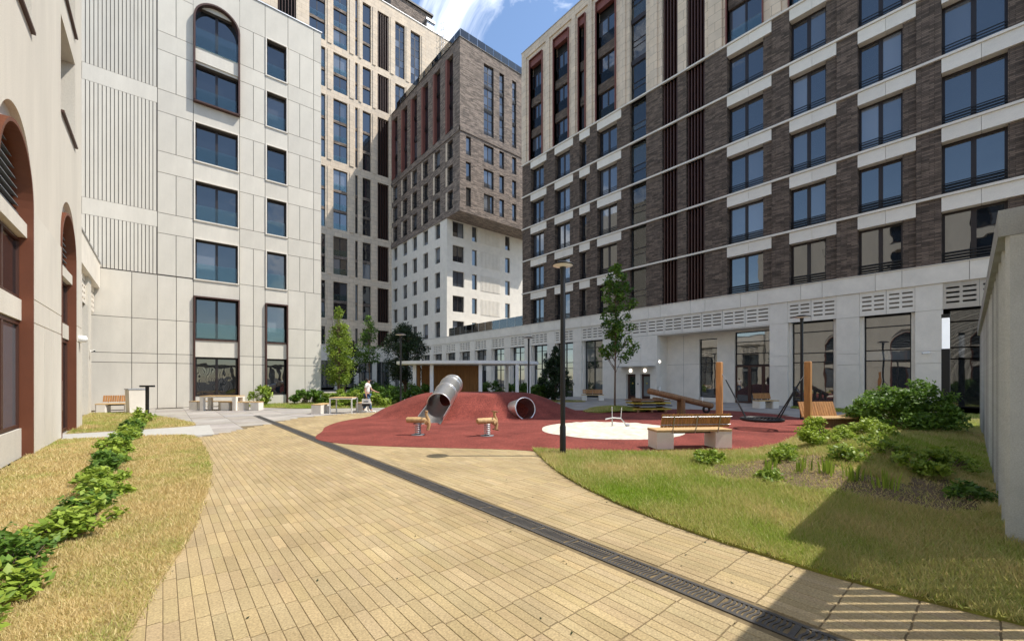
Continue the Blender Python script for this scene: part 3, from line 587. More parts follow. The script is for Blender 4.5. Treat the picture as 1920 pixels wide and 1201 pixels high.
# ================================================================= DARK BRICK BUILDING on the right (plane x = 29)
FB = FR('x', 29.0, -1)
B = Building('dark_brick_building', 'long dark brick apartment block with white floor bands and beige upper storeys', (29, 15, 0))
Y0, Y1 = -2.4, 32.6; ZB = [7.25+3.37*k for k in range(6)]; ZT = 35.8
wcols = [(29.53, 31.33, 2), (26.06, 27.91, 2), (24.1, 24.8, 1), (20.8, 22.78, 2), (9.74, 11.9, 2), (6.49, 8.28, 2), (3.27, 5.06, 2), (-0.2, 1.88, 2)]
stair = (18.0, 19.5); fA, fB_ = (15.4, 16.65), (13.4, 14.75)
holes = []
for k in range(5):
    z = ZB[k]
    for a, b, n in wcols: holes.append((a-0.5, b, z+0.04, z+3.22, 0.5))
    for a, b in (stair, fA, fB_): holes.append((a, b, z, z+3.37, 0.5))
B.wall(FB, Y0, Y1, ZB[0], ZB[5], holes, 0.5, 'brickd')
B.part('core', MB().box(31.2, 44, Y0, Y1, 0, ZT-0.2).box(29.6, 31.2, Y0, 17.7, 7.3, ZT-0.2).box(29.6, 31.2, 19.8, Y1-0.02, 7.3, ZT-0.2), 'dark')
B.part('end_wall', MB().box(29.01, 44, Y1, Y1+0.02, 7.3, 24.1), 'brickd'); B.part('end_wall', MB().box(29.01, 44, Y1, Y1+0.02, 24.1, ZT), 'beige'); B.part('end_wall', MB().box(29.01, 44, Y0-0.02, Y0, 7.3, ZT), 'brickd')
for k in range(6):
    B.box('floor_band', FB, 'pale', Y0-0.05, Y1+0.05, -0.05, 0.11, ZB[k]-0.12 if k else ZB[k]-0.0, ZB[k] if k else ZB[k]+0.03)
for k in range(5):
    z = ZB[k]
    for a, b, n in wcols:
        B.shared('brick_return', FB, k == 99, lambda mb: mb.box(0, 0.5, -0.5, -0.1, 0.04, 2.55), 'brickd', a-0.5, 0, z)
        W = b-a+0.5; m_ = 2 if W > 1.5 else 1
        for q in range(m_):
            ww = round(W/m_, 3); B.shared('lintel_panel', FB, ww, lambda mb: mb.box(0.006, ww-0.006, -0.45, 0.03, 2.56, 3.24), 'pale', a-0.5+q*ww, 0, z)
        B.window(FB, a, b, z+0.05, z+2.55, -0.42, n, 'bars', fw=0.10, pane='paner')
    B.window(FB, stair[0], stair[1], z+0.02, z+3.25, -0.3, 1, None, pane='clear', tr=(1.05, 1.5), fw=0.05)
    B.fins(FB, *fA, z+0.02, z+3.25, 5, fm='brown'); B.fins(FB, *fB_, z+0.02, z+3.25, 6, fm='brown')
# stairwell behind the clear glass
mb = MB(FB.p); mb.box(17.9, 19.6, -2.1, -2.0, 7.3, 35); mb.box(17.86, 17.9, -2.0, -0.5, 7.3, 35); mb.box(19.6, 19.64, -2.0, -0.5, 7.3, 35); B.part('stair_wall', mb, 'inner')
for k in range(8):
    z = 7.25+3.37*k
    B.part('stair_floor', MB(FB.p).box(17.9, 19.6, -2.0, -0.5, z-0.2, z), 'inner')
    B.part('ceiling_lamp', MB(FB.p).box(18.15, 18.45, -1.1, -0.8, z+1.55, z+1.6), 'lamp')
# beige storeys
hol = []; bz = 24.1
gcols = [(29.6, 31.4), (26.1, 28.0), (24.1, 24.85), (20.85, 22.85)]
right_g = [(9.74, 11.9), (6.49, 8.28), (3.27, 5.06), (-0.2, 1.88)]
for a, b in gcols: hol.append((a, b, bz, 34.4, 0.45))
for a, b in (stair, fA, fB_): hol.append((a, b, bz, 35.0, 0.5))
for a, b in right_g: hol.append((a, b, bz, 34.4, 0.45))
B.wall(FB, Y0, Y1, bz, ZT, hol, 0.45, 'beige', name='upper_wall')
# shallow raised pilasters that leave stepped margins round each strip of windows
pil = [(31.95, 32.6), (28.55, 29.05), (25.2, 25.65), (23.3, 23.75), (19.85, 20.35), (17.0, 17.6), (12.2, 13.1), (8.7, 9.3), (5.5, 6.1)]
for a, b in pil: B.box('pilaster', FB, 'beige', a, b, 0.002, 0.12, bz+0.002, 35.0)
B.box('frieze', FB, 'beige', Y0, Y1, 0.002, 0.12, 35.002, ZT); B.box('roof_edge', FB, 'galv', Y0, Y1+0.05, -0.4, 0.18, ZT, ZT+0.07)
for a, b in gcols+right_g[:2]:
    mb = MB(FB.p); mb.box(a-0.05, a, -0.4, 0.17, bz, 34.4); mb.box(b, b+0.05, -0.4, 0.17, bz, 34.4); mb.box(a-0.05, b+0.05, -0.4, 0.17, 34.4, 34.46); B.part('strip_frame', mb, 'redjamb')
    B.box('header_panel', FB, 'redjamb', a, b, -0.4, -0.02, 33.75, 34.39)
    for k in range(3):
        z = bz+3.2*k+0.05
        B.window(FB, a, b, z, z+2.35, -0.35, 2 if b-a > 1 else 1, 'glass' if b-a > 1 else None, fw=0.07, pane='paner')
        if k < 2: B.box('spandrel', FB, 'brickd', a, b, -0.45, -0.2, z+2.36, z+3.19)
for k in range(3):
    z = bz+3.37*k
    B.window(FB, stair[0], stair[1], z+0.04, z+3.0, -0.3, 1, None, pane='clear', tr=(1.05, 1.5), fw=0.05)
    B.box('spandrel', FB, 'frame', *stair, -0.35, -0.2, z+3.01, z+3.4)
B.fins(FB, *fA, bz, 35, 5); B.fins(FB, *fB_, bz, 35, 6)
# ---- podium (shop storey) under and beyond the brick block
Bp = Building('shop_podium', 'pale stone ground floor arcade of tall shop windows below the brick block', (29, 25, 0))
YE = 65.9
def louvre(u0, u1, n):
    for q in range(n):
        W = round((u1-u0)/n, 3); ns = 3 if W > 1.5 else 2
        def fn(mb):
            hs = [(0.09+m_*(W-0.1)/ns, 0.09+m_*(W-0.1)/ns+(W-0.1)/ns-0.1, 0.27+r_*0.23, 0.36+r_*0.23) for m_ in range(ns) for r_ in range(4)]
            us = sorted({0.008, W-0.008, *[h[0] for h in hs], *[h[1] for h in hs]}); zs = sorted({0.008, 1.29, *[h[2] for h in hs], *[h[3] for h in hs]})
            for a, b in zip(us, us[1:]):
                for c, d in zip(zs, zs[1:]):
                    if not any(h[0] <= a and b <= h[1] and h[2] <= c and d <= h[3] for h in hs): mb.add([(a, 0, c), (b, 0, c), (b, 0, d), (a, 0, d)], [(3, 2, 1, 0)])
            for a, b, c, d in hs: mb.add([(a, 0, c), (b, 0, c), (b, 0, d), (a, 0, d), (a, -0.08, c), (b, -0.08, c), (b, -0.08, d), (a, -0.08, d)], [(0, 1, 5, 4), (1, 2, 6, 5), (2, 3, 7, 6), (3, 0, 4, 7)])
        Bp.shared('louvre_panel', FB, W, fn, 'pale', u0+q*W, -0.02, 5.06)
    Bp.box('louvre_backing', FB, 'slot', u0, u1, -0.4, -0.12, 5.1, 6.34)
def shop(u0, u1, cols=2, z0=0.3, w=-0.45):
    Bp.window(FB, u0+0.16, u1-0.16, z0, 5.04, w, cols, None, pane='paneg', tr=(2.35, 2.9, 4.15), fw=0.06, fm='black')
    Bp.box('reveal', FB, 'pale', u0, u0+0.16, -0.7, -0.2, 0, 5.05); Bp.box('reveal', FB, 'pale', u1-0.16, u1, -0.7, -0.2, 0, 5.05); Bp.box('plinth', FB, 'black', u0+0.16, u1-0.16, -0.7, w+0.02, 0, z0-0.01)
bays = [(1.83-3.36*k-2.37, 1.83-3.36*k) for k in range(1)]+[(-0.53, 1.83), (2.8, 4.99), (6.0, 8.37)]+[(22.2+3.36*k, 24.56+3.36*k) for k in range(13)]
bays = sorted(set(bays))
pill = []
edges = [-2.4]; 
for a, b in bays:
    pill.append((edges[-1], a)); edges.append(b)
pill.append((edges[-1], YE))
for a, b in bays: shop(a, b, 1 if b < 10 else 2); louvre(a, b, 2)
for a, b in pill:
    if b-a < 0.3: continue
    if a < 9 < b: 
        a, b = 8.37, 9.35
    for z0, z1 in ((0, 2.45), (2.45, 3.05), (3.05, 5.05), (5.05, 6.34)):
        W, H = round(b-a, 3), round(z1-z0, 3); Bp.shared('pillar_panel', FB, (W, H), lambda mb: mb.box(0.0, W, -0.7, 0.0, 0.006, H-0.006), 'pale', a, 0, z0)
# cornice panels
u = Y0; k = 0
while u < YE:
    W = 1.04 if k % 2 else 2.32
    Bp.shared('cornice_panel', FB, W, lambda mb: mb.box(0.008, W-0.008, -0.6, 0.06, 0, 0.90), 'pale', u, 0, 6.345); u += W; k += 1
Bp.box('cornice_cap', FB, 'galv', Y1+0.1, YE, -0.6, 0.1, 7.247, 7.28)
Bp.part('roof', MB().box(29.3, 44, Y1+0.05, YE, 6.8, 7.0), 'concrete'); Bp.part('core', MB().box(30.6, 31.1, 17.3, YE, 0, 6.7).box(29.75, 30.6, 22.0, YE, 0, 6.7).box(29.75, 31.1, Y0, 9.3, 0, 6.7), 'dark')
# entrance block with two doors
FBi = FR('x', 30.5, -1)
louvre(9.35, 22.2, 9)
for i, (a, b) in enumerate(((17.06, 18.5), (18.5, 20.3), (20.3, 22.2))):
    for z0, z1 in ((2.7, 3.1), (3.1, 5.05)):
        W, H = round(b-a, 3), round(z1-z0, 3); Bp.shared('panel', FB, (W, H), lambda mb: mb.box(0.005, W-0.005, -0.4, 0, 0.005, H-0.005), 'pale', a, 0, z0)
for a, b in ((17.06, 17.65), (18.55, 18.95), (19.85, 22.2)): Bp.box('panel', FB, 'pale', a, b, -0.4, 0, 0, 2.69)
for a, b in ((17.65, 18.55), (18.95, 19.85)):
    Bp.box('panel', FB, 'pale', a, b, -0.4, 0, 2.05, 2.69)
    d = Bp.box('door', FB, 'brown', a, b, -0.4, -0.3, 0.01, 2.04); Bp.part('door_pane', MB(FB.p).box(a+0.18, b-0.18, -0.299, -0.285, 0.3, 1.85), 'paneg', d); Bp.part('door_handle', MB(FB.p).box(a+0.08, a+0.11, -0.3, -0.22, 0.9, 1.2), 'steel', d)
    Bp.part('door_sign', MB(FB.p).lathe([(0.0, 0.0), (0.09, 0.0)], 14).box(0, 0, 0, 0, 0, 0) if False else MB(FB.p).box((a+b)/2-0.06, (a+b)/2+0.06, -0.284, -0.28, 1.25, 1.37), 'yellow', d)
Bp.box('intercom', FB, 'black', 18.68, 18.75, 0.0, 0.03, 1.2, 1.32)
Bp.box('door_canopy', FB, 'galv', 17.2, 20.3, 0, 0.9, 2.62, 2.67)
for y in (18.1, 19.4):
    Bp.part('door_lamp', MB(lambda a, b, c: FB.p(y+a, 0.02+c, 2.33+b)).lathe([(0.0, 0.06), (0.1, 0.05), (0.14, 0.0)], 14), 'lamp')
# recessed entrance
Bp.box('recess_side', FB, 'pale', 17.06, 17.2, -1.5, -0.41, 0, 5.05); Bp.box('recess_side', FB, 'pale', 9.2, 9.349, -1.5, -0.71, 0, 5.05)
Bp.box('soffit', FB, 'pale', 9.35, 17.06, -1.5, -0.03, 5.0, 5.055)
Bp.wall(FBi, 9.3, 17.2, 0, 5.05, [(13.2, 14.5, 0.3, 4.6), (9.8, 12.0, 0.0, 4.9)], 0.3, 'pale', name='recess_wall')
for u in (15.7,): Bp.box('joint', FBi, 'joint', u, u+0.015, 0, 0.003, 0, 5.0)
for z in (2.75,): Bp.box('joint', FBi, 'joint', 14.5, 17.05, 0, 0.003, z, z+0.015)
Bp.window(FBi, 13.2, 14.5, 0.3, 4.6, -0.2, 1, pane='paneg', tr=(2.5, 3.6), fm='black'); Bp.window(FBi, 9.8, 12.0, 2.6, 4.9, -0.2, 1, pane='paneg', tr=(0.8, 1.6), fm='black')
for a, b in ((9.8, 10.25), (10.25, 11.1), (11.1, 12.0)):
    d = Bp.window(FBi, a, b, 0.02, 2.58, -0.15, 1, pane='paneg', fw=0.1, fm='brown'); d.name = 'door_leaf'
Bp.part('wall_lamp', MB(lambda a, b, c: FB.p(17.05-c, -0.35+a, 3.0+b)).lathe([(0.0, 0.1), (0.09, 0.06), (0.1, 0.0)], 12), 'lamp')
sec_cam('white security camera on the shop pillar right of the swing', (28.95, 2.3, 2.95), R(90))
# glass rail on the podium roof
gr = thing('terrace_railing', 'clear glass railing along the terrace roof between the two brick blocks', 'railing', (29.3, 40, 7.28))
for k in range(11): MB().box(-0.01, 0.01, 0.02, 1.33, 0, 1.1).build('glass_panel', 'clear', gr, (0, -7.2+1.36*k, 0)); MB().box(-0.02, 0.02, -0.02, 0.015, 0, 1.1).build('post', 'galv', gr, (0, -7.2+1.36*k, 0))
# ================================================================= OVERHANGING GREY BRICK BLOCK
FBl = FR('x', 29.3, -1); FBr = FR('y', 45.1, -1); FBw = FR('y', 48.3, -1)
B = Building('overhang_brick_building', 'grey-brown brick block overhanging a white base at the end of the court', (29.3, 48, 0))
yl = [(63.72, 65.3), (60.2, 61.75), (56.92, 58.4), (53.5, 55.0), (50.1, 51.55), (46.8, 48.15)]
lowz = [(24.25, 26.7), (27.55, 30.05), (30.95, 33.4)]; whz = [(7.42, 9.6), (10.85, 13.05), (14.3, 16.45), (17.7, 19.95), (21.1, 23.25)]
hl = [(a, b, c, d, 0.4) for a, b in yl for c, d in lowz]+[(a-0.05, b+0.45, 34.7, 44.6, 0.5) for a, b in yl]
B.wall(FBl, 45.1, 66, 24.0, 45.8, hl, 0.4, 'brickl', name='side_wall')
hwt = [(a, b, c, d, 0.35) for a, b in yl[:5] for c, d in whz]
B.wall(FBl, 48.3, 66, 6.9, 23.3, hwt, 0.35, 'pale', name='base_side_wall')
for a, b in yl:
    for c, d in lowz:
        B.window(FBl, a, b, c, d, -0.35, 1, 'bars', pane='panew', tr=(0.6,)); 
        B.shared('jamb_panel', FBl, round(d-c, 2), lambda mb: mb.box(0.0, 0.4, -0.02, 0.05, 0, d-c), 'beige', b+0.003, 0, c)
    for q in range(3): B.window(FBl, a-0.05, b, 34.75+3.3*q, 34.75+3.3*q+3.2, -0.42, 1, 'bars', pane='panew', tr=(0.8,))
    B.box('red_jamb', FBl, 'redjamb', b+0.003, b+0.45, -0.4, 0.08, 34.7, 44.6)
for a, b in yl[:5]:
    for c, d in whz: B.window(FBl, a+0.1, b, c, d, -0.3, 1, None, pane='panew', tr=(0.6,))
rw = [(30.26, 31.04), (33.13, 34.82), (35.82, 36.68), (38.15, 38.93)]
hl = [(a, b, c, d, 0.3) for a, b in rw for c, d in lowz]+[(a, b, 34.7, 44.3, 0.3) for a, b in rw[1:]]
B.wall(FBr, 29.3, 46, 24.0, 45.8, hl, 0.3, 'brickl', name='front_wall')
for i, (a, b) in enumerate(rw):
    for c, d in lowz: B.window(FBr, a, b, c, d, -0.25, 2 if b-a > 1.2 else 1, 'bars', pane='panew')
    if i:
        for q in range(3): B.window(FBr, a, b, 34.7+3.2*q, 34.7+3.2*q+3.2, -0.25, 2 if b-a > 1.2 else 1, 'bars', pane='panew', tr=(1.0, 2.2))
B.wall(FBw, 29.3, 46, 6.9, 23.3, [(a, b, c, d, 0.35) for a, b in ((30.22, 32.09), (33.42, 34.3), (39.47, 40.43)) for c, d in whz], 0.35, 'pale', name='base_front_wall')
for a, b in ((30.22, 32.09), (33.42, 34.3), (39.47, 40.43)):
    for c, d in whz: B.window(FBw, a, b, c, d, -0.3, 2 if b-a > 1.2 else 1, None, pane='panew')
for c, d in whz:
    mb = MB(FBw.p).box(34.95, 38.55, 0.002, 0.012, c-0.05, d+0.05)
    for q in range(14): mb.box(35.0+q*0.25, 35.17+q*0.25, 0.012, 0.06, c, d)
    kind(B.part('ribbed_panel', mb, 'pale'), 'stuff')
B.part('ledge', MB().box(29.18, 29.31, 44.98, 66, 23.3, 24.0).box(29.31, 46, 44.98, 45.11, 23.3, 24.0), 'brickl'); B.part('ledge', MB().box(29.2, 29.298, 45.0, 66, 33.75, 34.3).box(29.2, 46, 45.0, 45.098, 33.75, 34.3), 'brickl')
B.part('soffit', MB().box(29.31, 46, 45.11, 48.3, 23.3, 23.5), 'brickl')
B.part('core', MB().box(29.95, 46, 45.7, 65.9, 23.6, 45.5).box(29.95, 46, 48.9, 65.9, 6.5, 23.55), 'dark')
B.part('roof_edge', MB().box(29.22, 29.6, 45.02, 66, 45.8, 45.88).box(29.6, 46, 45.02, 45.4, 45.8, 45.88), 'black')
gl = thing('roof_railing', 'clear glass roof railing on top of the overhanging brick block', 'railing', (29.5, 45.3, 45.88))
for k in range(12): MB().box(0.02, 1.33, -0.01, 0.01, 0, 1.25).build('glass_panel', 'clear', gl, (1.36*k, 0, 0))
for k in range(14): MB().box(-0.01, 0.01, 0.02, 1.33, 0, 1.25).build('glass_panel', 'clear', gl, (0, 1.36*k+0.03, 0))
# ================================================================= BEIGE TOWER
FT = FR('y', 66.0, -1)
B = Building('beige_tower', 'tall beige stone tower with grouped dark windows behind the white block', (25, 66, 0))
grp = [(6.9, 9.6, 1), (10.9, 16.55, 2), (17.7, 23.5, 2), (24.65, 33.85, 3), (35.1, 44.6, 3), (45.8, 51.7, 2), (52.8, 62.0, 3)]
tc_ = {'A': (16.55, 18.8, 2), 'B': (19.96, 22.08, 2), 'C': (23.28, 23.7, 1), 'D': (24.46, 25.81, 1)}; fe = (26.92, 28.84); fl_ = (12.4, 14.8)
hl = []
for z0, z1, n in grp:
    for a, b, _ in tc_.values(): hl.append((a, b, z0, z1, 0.4))
    hl.append((*fe, z0, z1, 0.5)); hl.append((*fl_, z0, z1, 0.5))
for a, b in ((29.97, 31.71), (32.8, 34.63)): hl += [(a, b, 52.8, 62.0, 0.4), (a, b, 44.5, 51.5, 0.4)]
B.wall(FT, 8, 41.0, 6.6, 64, hl, 0.4, 'beige')
for z0, z1, n in grp:
    fh = (z1-z0)/n
    for key, (a, b, np_) in tc_.items():
        for q in range(n):
            top = fh-0.42 if q < n-1 else fh
            B.window(FT, a, b, z0+q*fh, z0+q*fh+top, -0.3, np_, 'glass' if np_ == 2 else None, pane='panew')
            if q < n-1: B.box('spandrel', FT, 'brickl', a, b, -0.4, -0.15, z0+q*fh+top+0.002, z0+(q+1)*fh-0.002)
    B.fins(FT, *fe, z0, z1, 5, w=-0.2); B.fins(FT, *fl_, z0, z1, 6, w=-0.2)
for a, b in ((19.1, 19.7), (22.4, 23.05), (23.9, 24.25), (26.1, 26.6), (29.1, 29.7), (31.95, 32.5), (34.9, 35.5)):
    for z0, z1, n in grp: B.box('pilaster', FT, 'beige', a, b, 0.002, 0.1, z0-0.1, z1+0.1)
for a, b in ((29.97, 31.71), (32.8, 34.63)):
    B.window(FT, a, b, 52.8, 62.0, -0.3, 2, pane='panew', tr=(2.0, 3.2, 5.2, 6.4, 8.2)); B.window(FT, a, b, 44.5, 51.5, -0.3, 2, pane='panew', tr=(2.0, 3.2, 5.2))
B.part('core', MB().box(8.2, 41, 66.6, 82, 0, 63.5), 'dark'); B.part('side_wall', MB().box(41.0, 41.03, 66.0, 82, 6.6, 64), 'beige')
B.part('roof_edge', MB().box(8, 41.1, 65.9, 66.3, 64, 64.1), 'galv')
B.part('penthouse', MB().box(30.5, 38.5, 69, 78, 63.5, 69.5), 'brickl'); B.part('penthouse_roof', MB().box(30.2, 38.8, 68.7, 78.3, 69.5, 69.8), 'black')
B.part('podium_band', MB().box(8, 29.2, 65.2, 65.99, 4.4, 6.62), 'pale')
for q in range(6):
    a = 12+q*2.9; B.window(FR('y', 65.6, -1), a, a+2.2, 0.3, 4.4, 0, 2, pane='paneg', tr=(2.4,), fm='black'); B.box('pillar', FT, 'pale', a+2.2, a+2.9, 0.0, 0.7, 0, 4.4)
B.part('vent_housing', MB().box(36.6, 38.0, 67.2, 68.6, 64.0, 66.6).box(36.4, 38.2, 67.0, 68.8, 66.6, 67.0), 'galv')
ldr = thing('roof_ladder', 'thin caged steel ladder on the edge of the beige tower roof', 'ladder', (39.0, 65.8, 58))
for x in (-0.25, 0.25): MB().tube([(x, 0, 0), (x, 0, 8.5)], 0.04, 6).build('rail', 'galv', ldr)
for k in range(24): MB().tube([(-0.25, 0, 0.3+0.34*k), (0.25, 0, 0.3+0.34*k)], 0.025, 5).build('rung', 'galv', ldr)
for k in range(6): MB().tube([(0.45*math.cos(a*math.pi/8), -0.75*math.sin(a*math.pi/8), 2+1.2*k) for a in range(9)], 0.03, 5).build('cage_hoop', 'galv', ldr)
# ================================================================= CONCRETE FIN SCREEN on the right
fs = thing('concrete_screen', 'grey concrete screen of tall upright fins with a sloping cap on the right', 'screen', (6.5, -0.1, 0))
def fy(x): return -0.03+0.034*(x-6.5)
k = 0; x = 6.57
while x < 21:
    y = fy(x); MB().prism([(0, -0.62), (0.3, -0.62), (0.3, -0.0), (0.03, 0.0), (0.0, -0.03)], 0, 3.15).build('fin', 'fin', fs, (x-6.5, y+0.1, 0)); x += 0.72; k += 1
MB().add([(0.0, -0.75, 3.152), (14.6, -0.25, 3.152), (14.6, 0.52, 3.152), (0.0, 0.02, 3.152), (0.0, -0.75, 3.42), (14.6, -0.25, 3.42), (14.6, 0.52, 3.42), (0.0, 0.02, 3.42)], [(0, 3, 2, 1), (4, 5, 6, 7), (0, 1, 5, 4), (1, 2, 6, 5), (2, 3, 7, 6), (3, 0, 4, 7)]).build('cap', 'fin', fs, (0.06, 0.1, 0))
x = 6.40
while x > 3.0:
    y = -0.33; MB().box(-0.025, 0.025, -0.08, 0, 0, 3.05).build('slat', 'fin', fs, (x-6.5, y+0.1, 0)); x -= 0.172
MB().box(-3.6, 0.06, -0.12, 0.0, 3.05, 3.42).build('top_beam', 'fin', fs, (0, -0.23, 0))
# ================================================================= STREET LAMPS
def lamp(label, loc, H, r=0.32, pole=0.055):
    t = thing('street_lamp', label, 'street lamp', loc, 0, 'slim black disc lamps around the playground')
    MB().tube([(0, 0, 0), (0, 0, H-0.12)], pole, 14).build('pole', 'black', t); MB().lathe([(pole+0.012, 0), (pole+0.012, 0.62), (pole, 0.66)], 14).build('sleeve', 'black', t)
    d = MB().lathe([(0.0, H+0.02), (r*0.5, H+0.015), (r, H-0.035), (r, H-0.06), (r-0.02, H-0.065)], 28).build('lamp_head', 'black', t)
    MB().lathe([(0.06, H-0.10), (r-0.02, H-0.066), (r-0.02, H-0.062)], 28).build('diffuser', 'white', d); MB().tube([(0, 0, H-0.3), (0, 0, H-0.06)], [pole, 0.075], 12).build('neck', 'black', d)
lamp('tall black disc lamp in front of the white sand circle', (6.72, 6.22, 0.02), 4.22, 0.24)
lamp('black disc lamp standing behind the wooden swing post', (20.3, 5.35, 0), 4.3)
lamp('black disc lamp left of the pergola in front of the dark pine', (10.6, 22.6, 0), 4.3)
lamp('black disc lamp standing right of the pergola roof', (17.6, 19.2, 0), 4.3)
lamp('small black disc lamp seen above the pergola roof', (24.6, 33.5, 0), 4.6)
lc = thing('light_column', 'square black light column with glowing white top beside the big bush', 'light column', (24.3, 1.45, 0))
MB().box(-0.12, 0.12, -0.12, 0.12, 0, 2.9).box(-0.12, 0.12, -0.12, 0.12, 4.15, 4.3).build('column', 'black', lc); MB().box(-0.105, 0.105, -0.105, 0.105, 2.9, 4.15).build('light_panel', 'glow', lc)
tp = thing('push_post', 'low black T-shaped post beside the concrete bin at the left lawn', 'post', (-0.55, 25.6, 0), R(-30))
MB().box(-0.05, 0.05, -0.05, 0.05, 0, 1.3).build('post', 'black', tp); MB().box(-0.28, 0.28, -0.07, 0.07, 1.3, 1.38).build('crossbar', 'black', tp)
bn = thing('concrete_bin', 'square pale concrete litter bin next to the wooden bench by the cream wall', 'litter bin', (-1.0, 27.4, 0), R(15))
mb = MB(); mb.add([(-0.3, -0.3, 0), (0.3, -0.3, 0), (0.3, 0.3, 0), (-0.3, 0.3, 0), (-0.34, -0.34, 1.15), (0.34, -0.34, 1.15), (0.34, 0.34, 1.15), (-0.34, 0.34, 1.15)], [(0, 1, 5, 4), (1, 2, 6, 5), (2, 3, 7, 6), (3, 0, 4, 7)]); mb.build('body', 'pale', bn)
MB().box(-0.29, 0.29, -0.29, 0.29, 1.02, 1.04).build('liner', 'black', bn); MB().box(-0.36, 0.36, -0.36, -0.28, 1.15, 1.2).box(-0.36, 0.36, 0.28, 0.36, 1.15, 1.2).box(-0.36, -0.28, -0.28, 0.28, 1.15, 1.2).box(0.28, 0.36, -0.28, 0.28, 1.15, 1.2).build('rim', 'galv', bn)
# ================================================================= BENCHES
def bench(label, loc, rz, Lg=1.9, back=True, blk=0.42, slatback='v'):
    t = thing('bench', label, 'bench', loc, rz)
    for s in (-1, 1):
        mb = MB(); x0 = s*(Lg/2-blk/2); mb.prism([(x0-blk/2, -0.26), (x0+blk/2, -0.26), (x0+blk/2, 0.22), (x0+blk/2-0.05, 0.27), (x0-blk/2+0.05, 0.27), (x0-blk/2, 0.22)], 0, 0.40); mb.build('concrete_block', 'pale', t)
    n = 5
    for k in range(n): MB().bev(-Lg/2, Lg/2, -0.265+k*0.108, -0.265+k*0.108+0.098, 0.403, 0.455, 0.008).build('seat_slat', 'woodl', t)
    MB().box(-Lg/2+blk, Lg/2-blk, -0.05, 0.05, 0.34, 0.40).build('beam', 'black', t)
    if back:
        bl = Lg-0.16; n = int(bl/0.085)
        for k in range(n):
            mb = MB(); x0 = -bl/2+k*bl/n
            mb.add([(x0, -0.30, 0.52), (x0+0.066, -0.30, 0.52), (x0+0.066, -0.265, 0.52), (x0, -0.265, 0.52), (x0, -0.385, 0.84), (x0+0.066, -0.385, 0.84), (x0+0.066, -0.35, 0.84), (x0, -0.35, 0.84)], [(0, 3, 2, 1), (4, 5, 6, 7), (0, 1, 5, 4), (1, 2, 6, 5), (2, 3, 7, 6), (3, 0, 4, 7)]); mb.build('back_slat', 'wood', t)
        fr = MB(); 
        for z, y in ((0.58, -0.327), (0.77, -0.378)): fr.tube([(-bl/2, y, z), (bl/2, y, z)], 0.011, 6)
        for xx in (-bl*0.33, 0.0, bl*0.33): fr.tube([(xx, -0.27, 0.38), (xx, -0.32, 0.52), (xx, -0.39, 0.79)], 0.013, 6)
        fr.build('back_frame', 'galv', t)
    return t
bench('wooden-backed concrete bench facing the white sand circle, seen from behind', (9.88, 4.95, 0.02), R(-34))
bench('wooden bench on concrete blocks against the pillar left of the two doors', (25.4, 20.4, 0), R(40+90), 1.7)
bench('wooden bench on concrete blocks beside the recessed glass entrance', (26.4, 8.7, 0), R(150), 1.3)
bench('wooden bench on pale blocks by the cream wall at far left', (-1.75, 28.7, 0), R(165), 1.5)
lo = thing('lounger_bench', 'slatted wooden lounger bench behind the bright green bush', 'bench', (18.3, 3.7, 0), R(-34))
MB().prism([(-0.9, -0.3), (0.9, -0.3), (0.9, 0.3), (-0.9, 0.3)], 0, 0.3).build('base', 'log', lo)
for k in range(22): MB().box(-1.1+k*0.1, -1.1+k*0.1+0.085, -0.42, 0.42, 0.302+max(0, (k-13))*0.012, 0.345+max(0, (k-13))*0.012).build('seat_slat', 'woodl', lo)
for k in range(14):
    x0 = -1.1+k*0.1; MB().add([(x0, 0.38, 0.35), (x0+0.085, 0.38, 0.35), (x0+0.085, 0.42, 0.35), (x0, 0.42, 0.35), (x0, 0.55, 0.85), (x0+0.085, 0.55, 0.85), (x0+0.085, 0.59, 0.85), (x0, 0.59, 0.85)], [(0, 1, 5, 4), (1, 2, 6, 5), (2, 3, 7, 6), (3, 0, 4, 7), (4, 5, 6, 7)]).build('back_slat', 'wood', lo)
# picnic sets
def block_bench(label, loc, rz, Lg, nb):
    t = thing('block_bench', label, 'bench', loc, rz)
    for k in range(nb): x0 = -Lg/2+k*(Lg-0.42)/(nb-1); MB().box(x0, x0+0.42, -0.22, 0.22, 0, 0.42).build('concrete_block', 'pale', t)
    for k in range(4): MB().bev(-Lg/2-0.01, Lg/2+0.01, -0.225+k*0.114, -0.225+k*0.114+0.104, 0.422, 0.462, 0.006).build('seat_slat', 'woodl', t)
def table(label, loc, rz, Lg, W, leg, thick):
    t = thing('picnic_table', label, 'table', loc, rz)
    for k in range(6): MB().bev(-Lg/2, Lg/2, -W/2+k*W/6, -W/2+(k+1)*W/6-0.008, 0.74, 0.78, 0.006).build('top_slat', 'woodl', t)
    MB().box(-Lg/2, Lg/2, -W/2, -W/2+thick, 0.69, 0.738).box(-Lg/2, Lg/2, W/2-thick, W/2, 0.69, 0.738).box(-Lg/2, -Lg/2+thick, -W/2+thick, W/2-thick, 0.69, 0.738).box(Lg/2-thick, Lg/2, -W/2+thick, W/2-thick, 0.69, 0.738).build('frame', leg, t)
    for sx in (-1, 1):
        for sy in (-1, 1): x0, y0 = sx*(Lg/2-thick/2), sy*(W/2-thick/2); MB().box(x0-thick/2, x0+thick/2, y0-thick/2, y0+thick/2, 0, 0.69).build('leg', leg, t)
table('wooden picnic table on thick pale legs under the lowest wide window', (2.45, 26.9, 0), R(-40), 1.9, 0.75, 'pale', 0.18)
block_bench('far block bench behind the thick-legged picnic table', (2.0, 28.0, 0), R(-40), 2.0, 2)
block_bench('near block bench on separate blocks in front of the thick-legged picnic table', (3.25, 26.2, 0), R(-40), 2.0, 3)
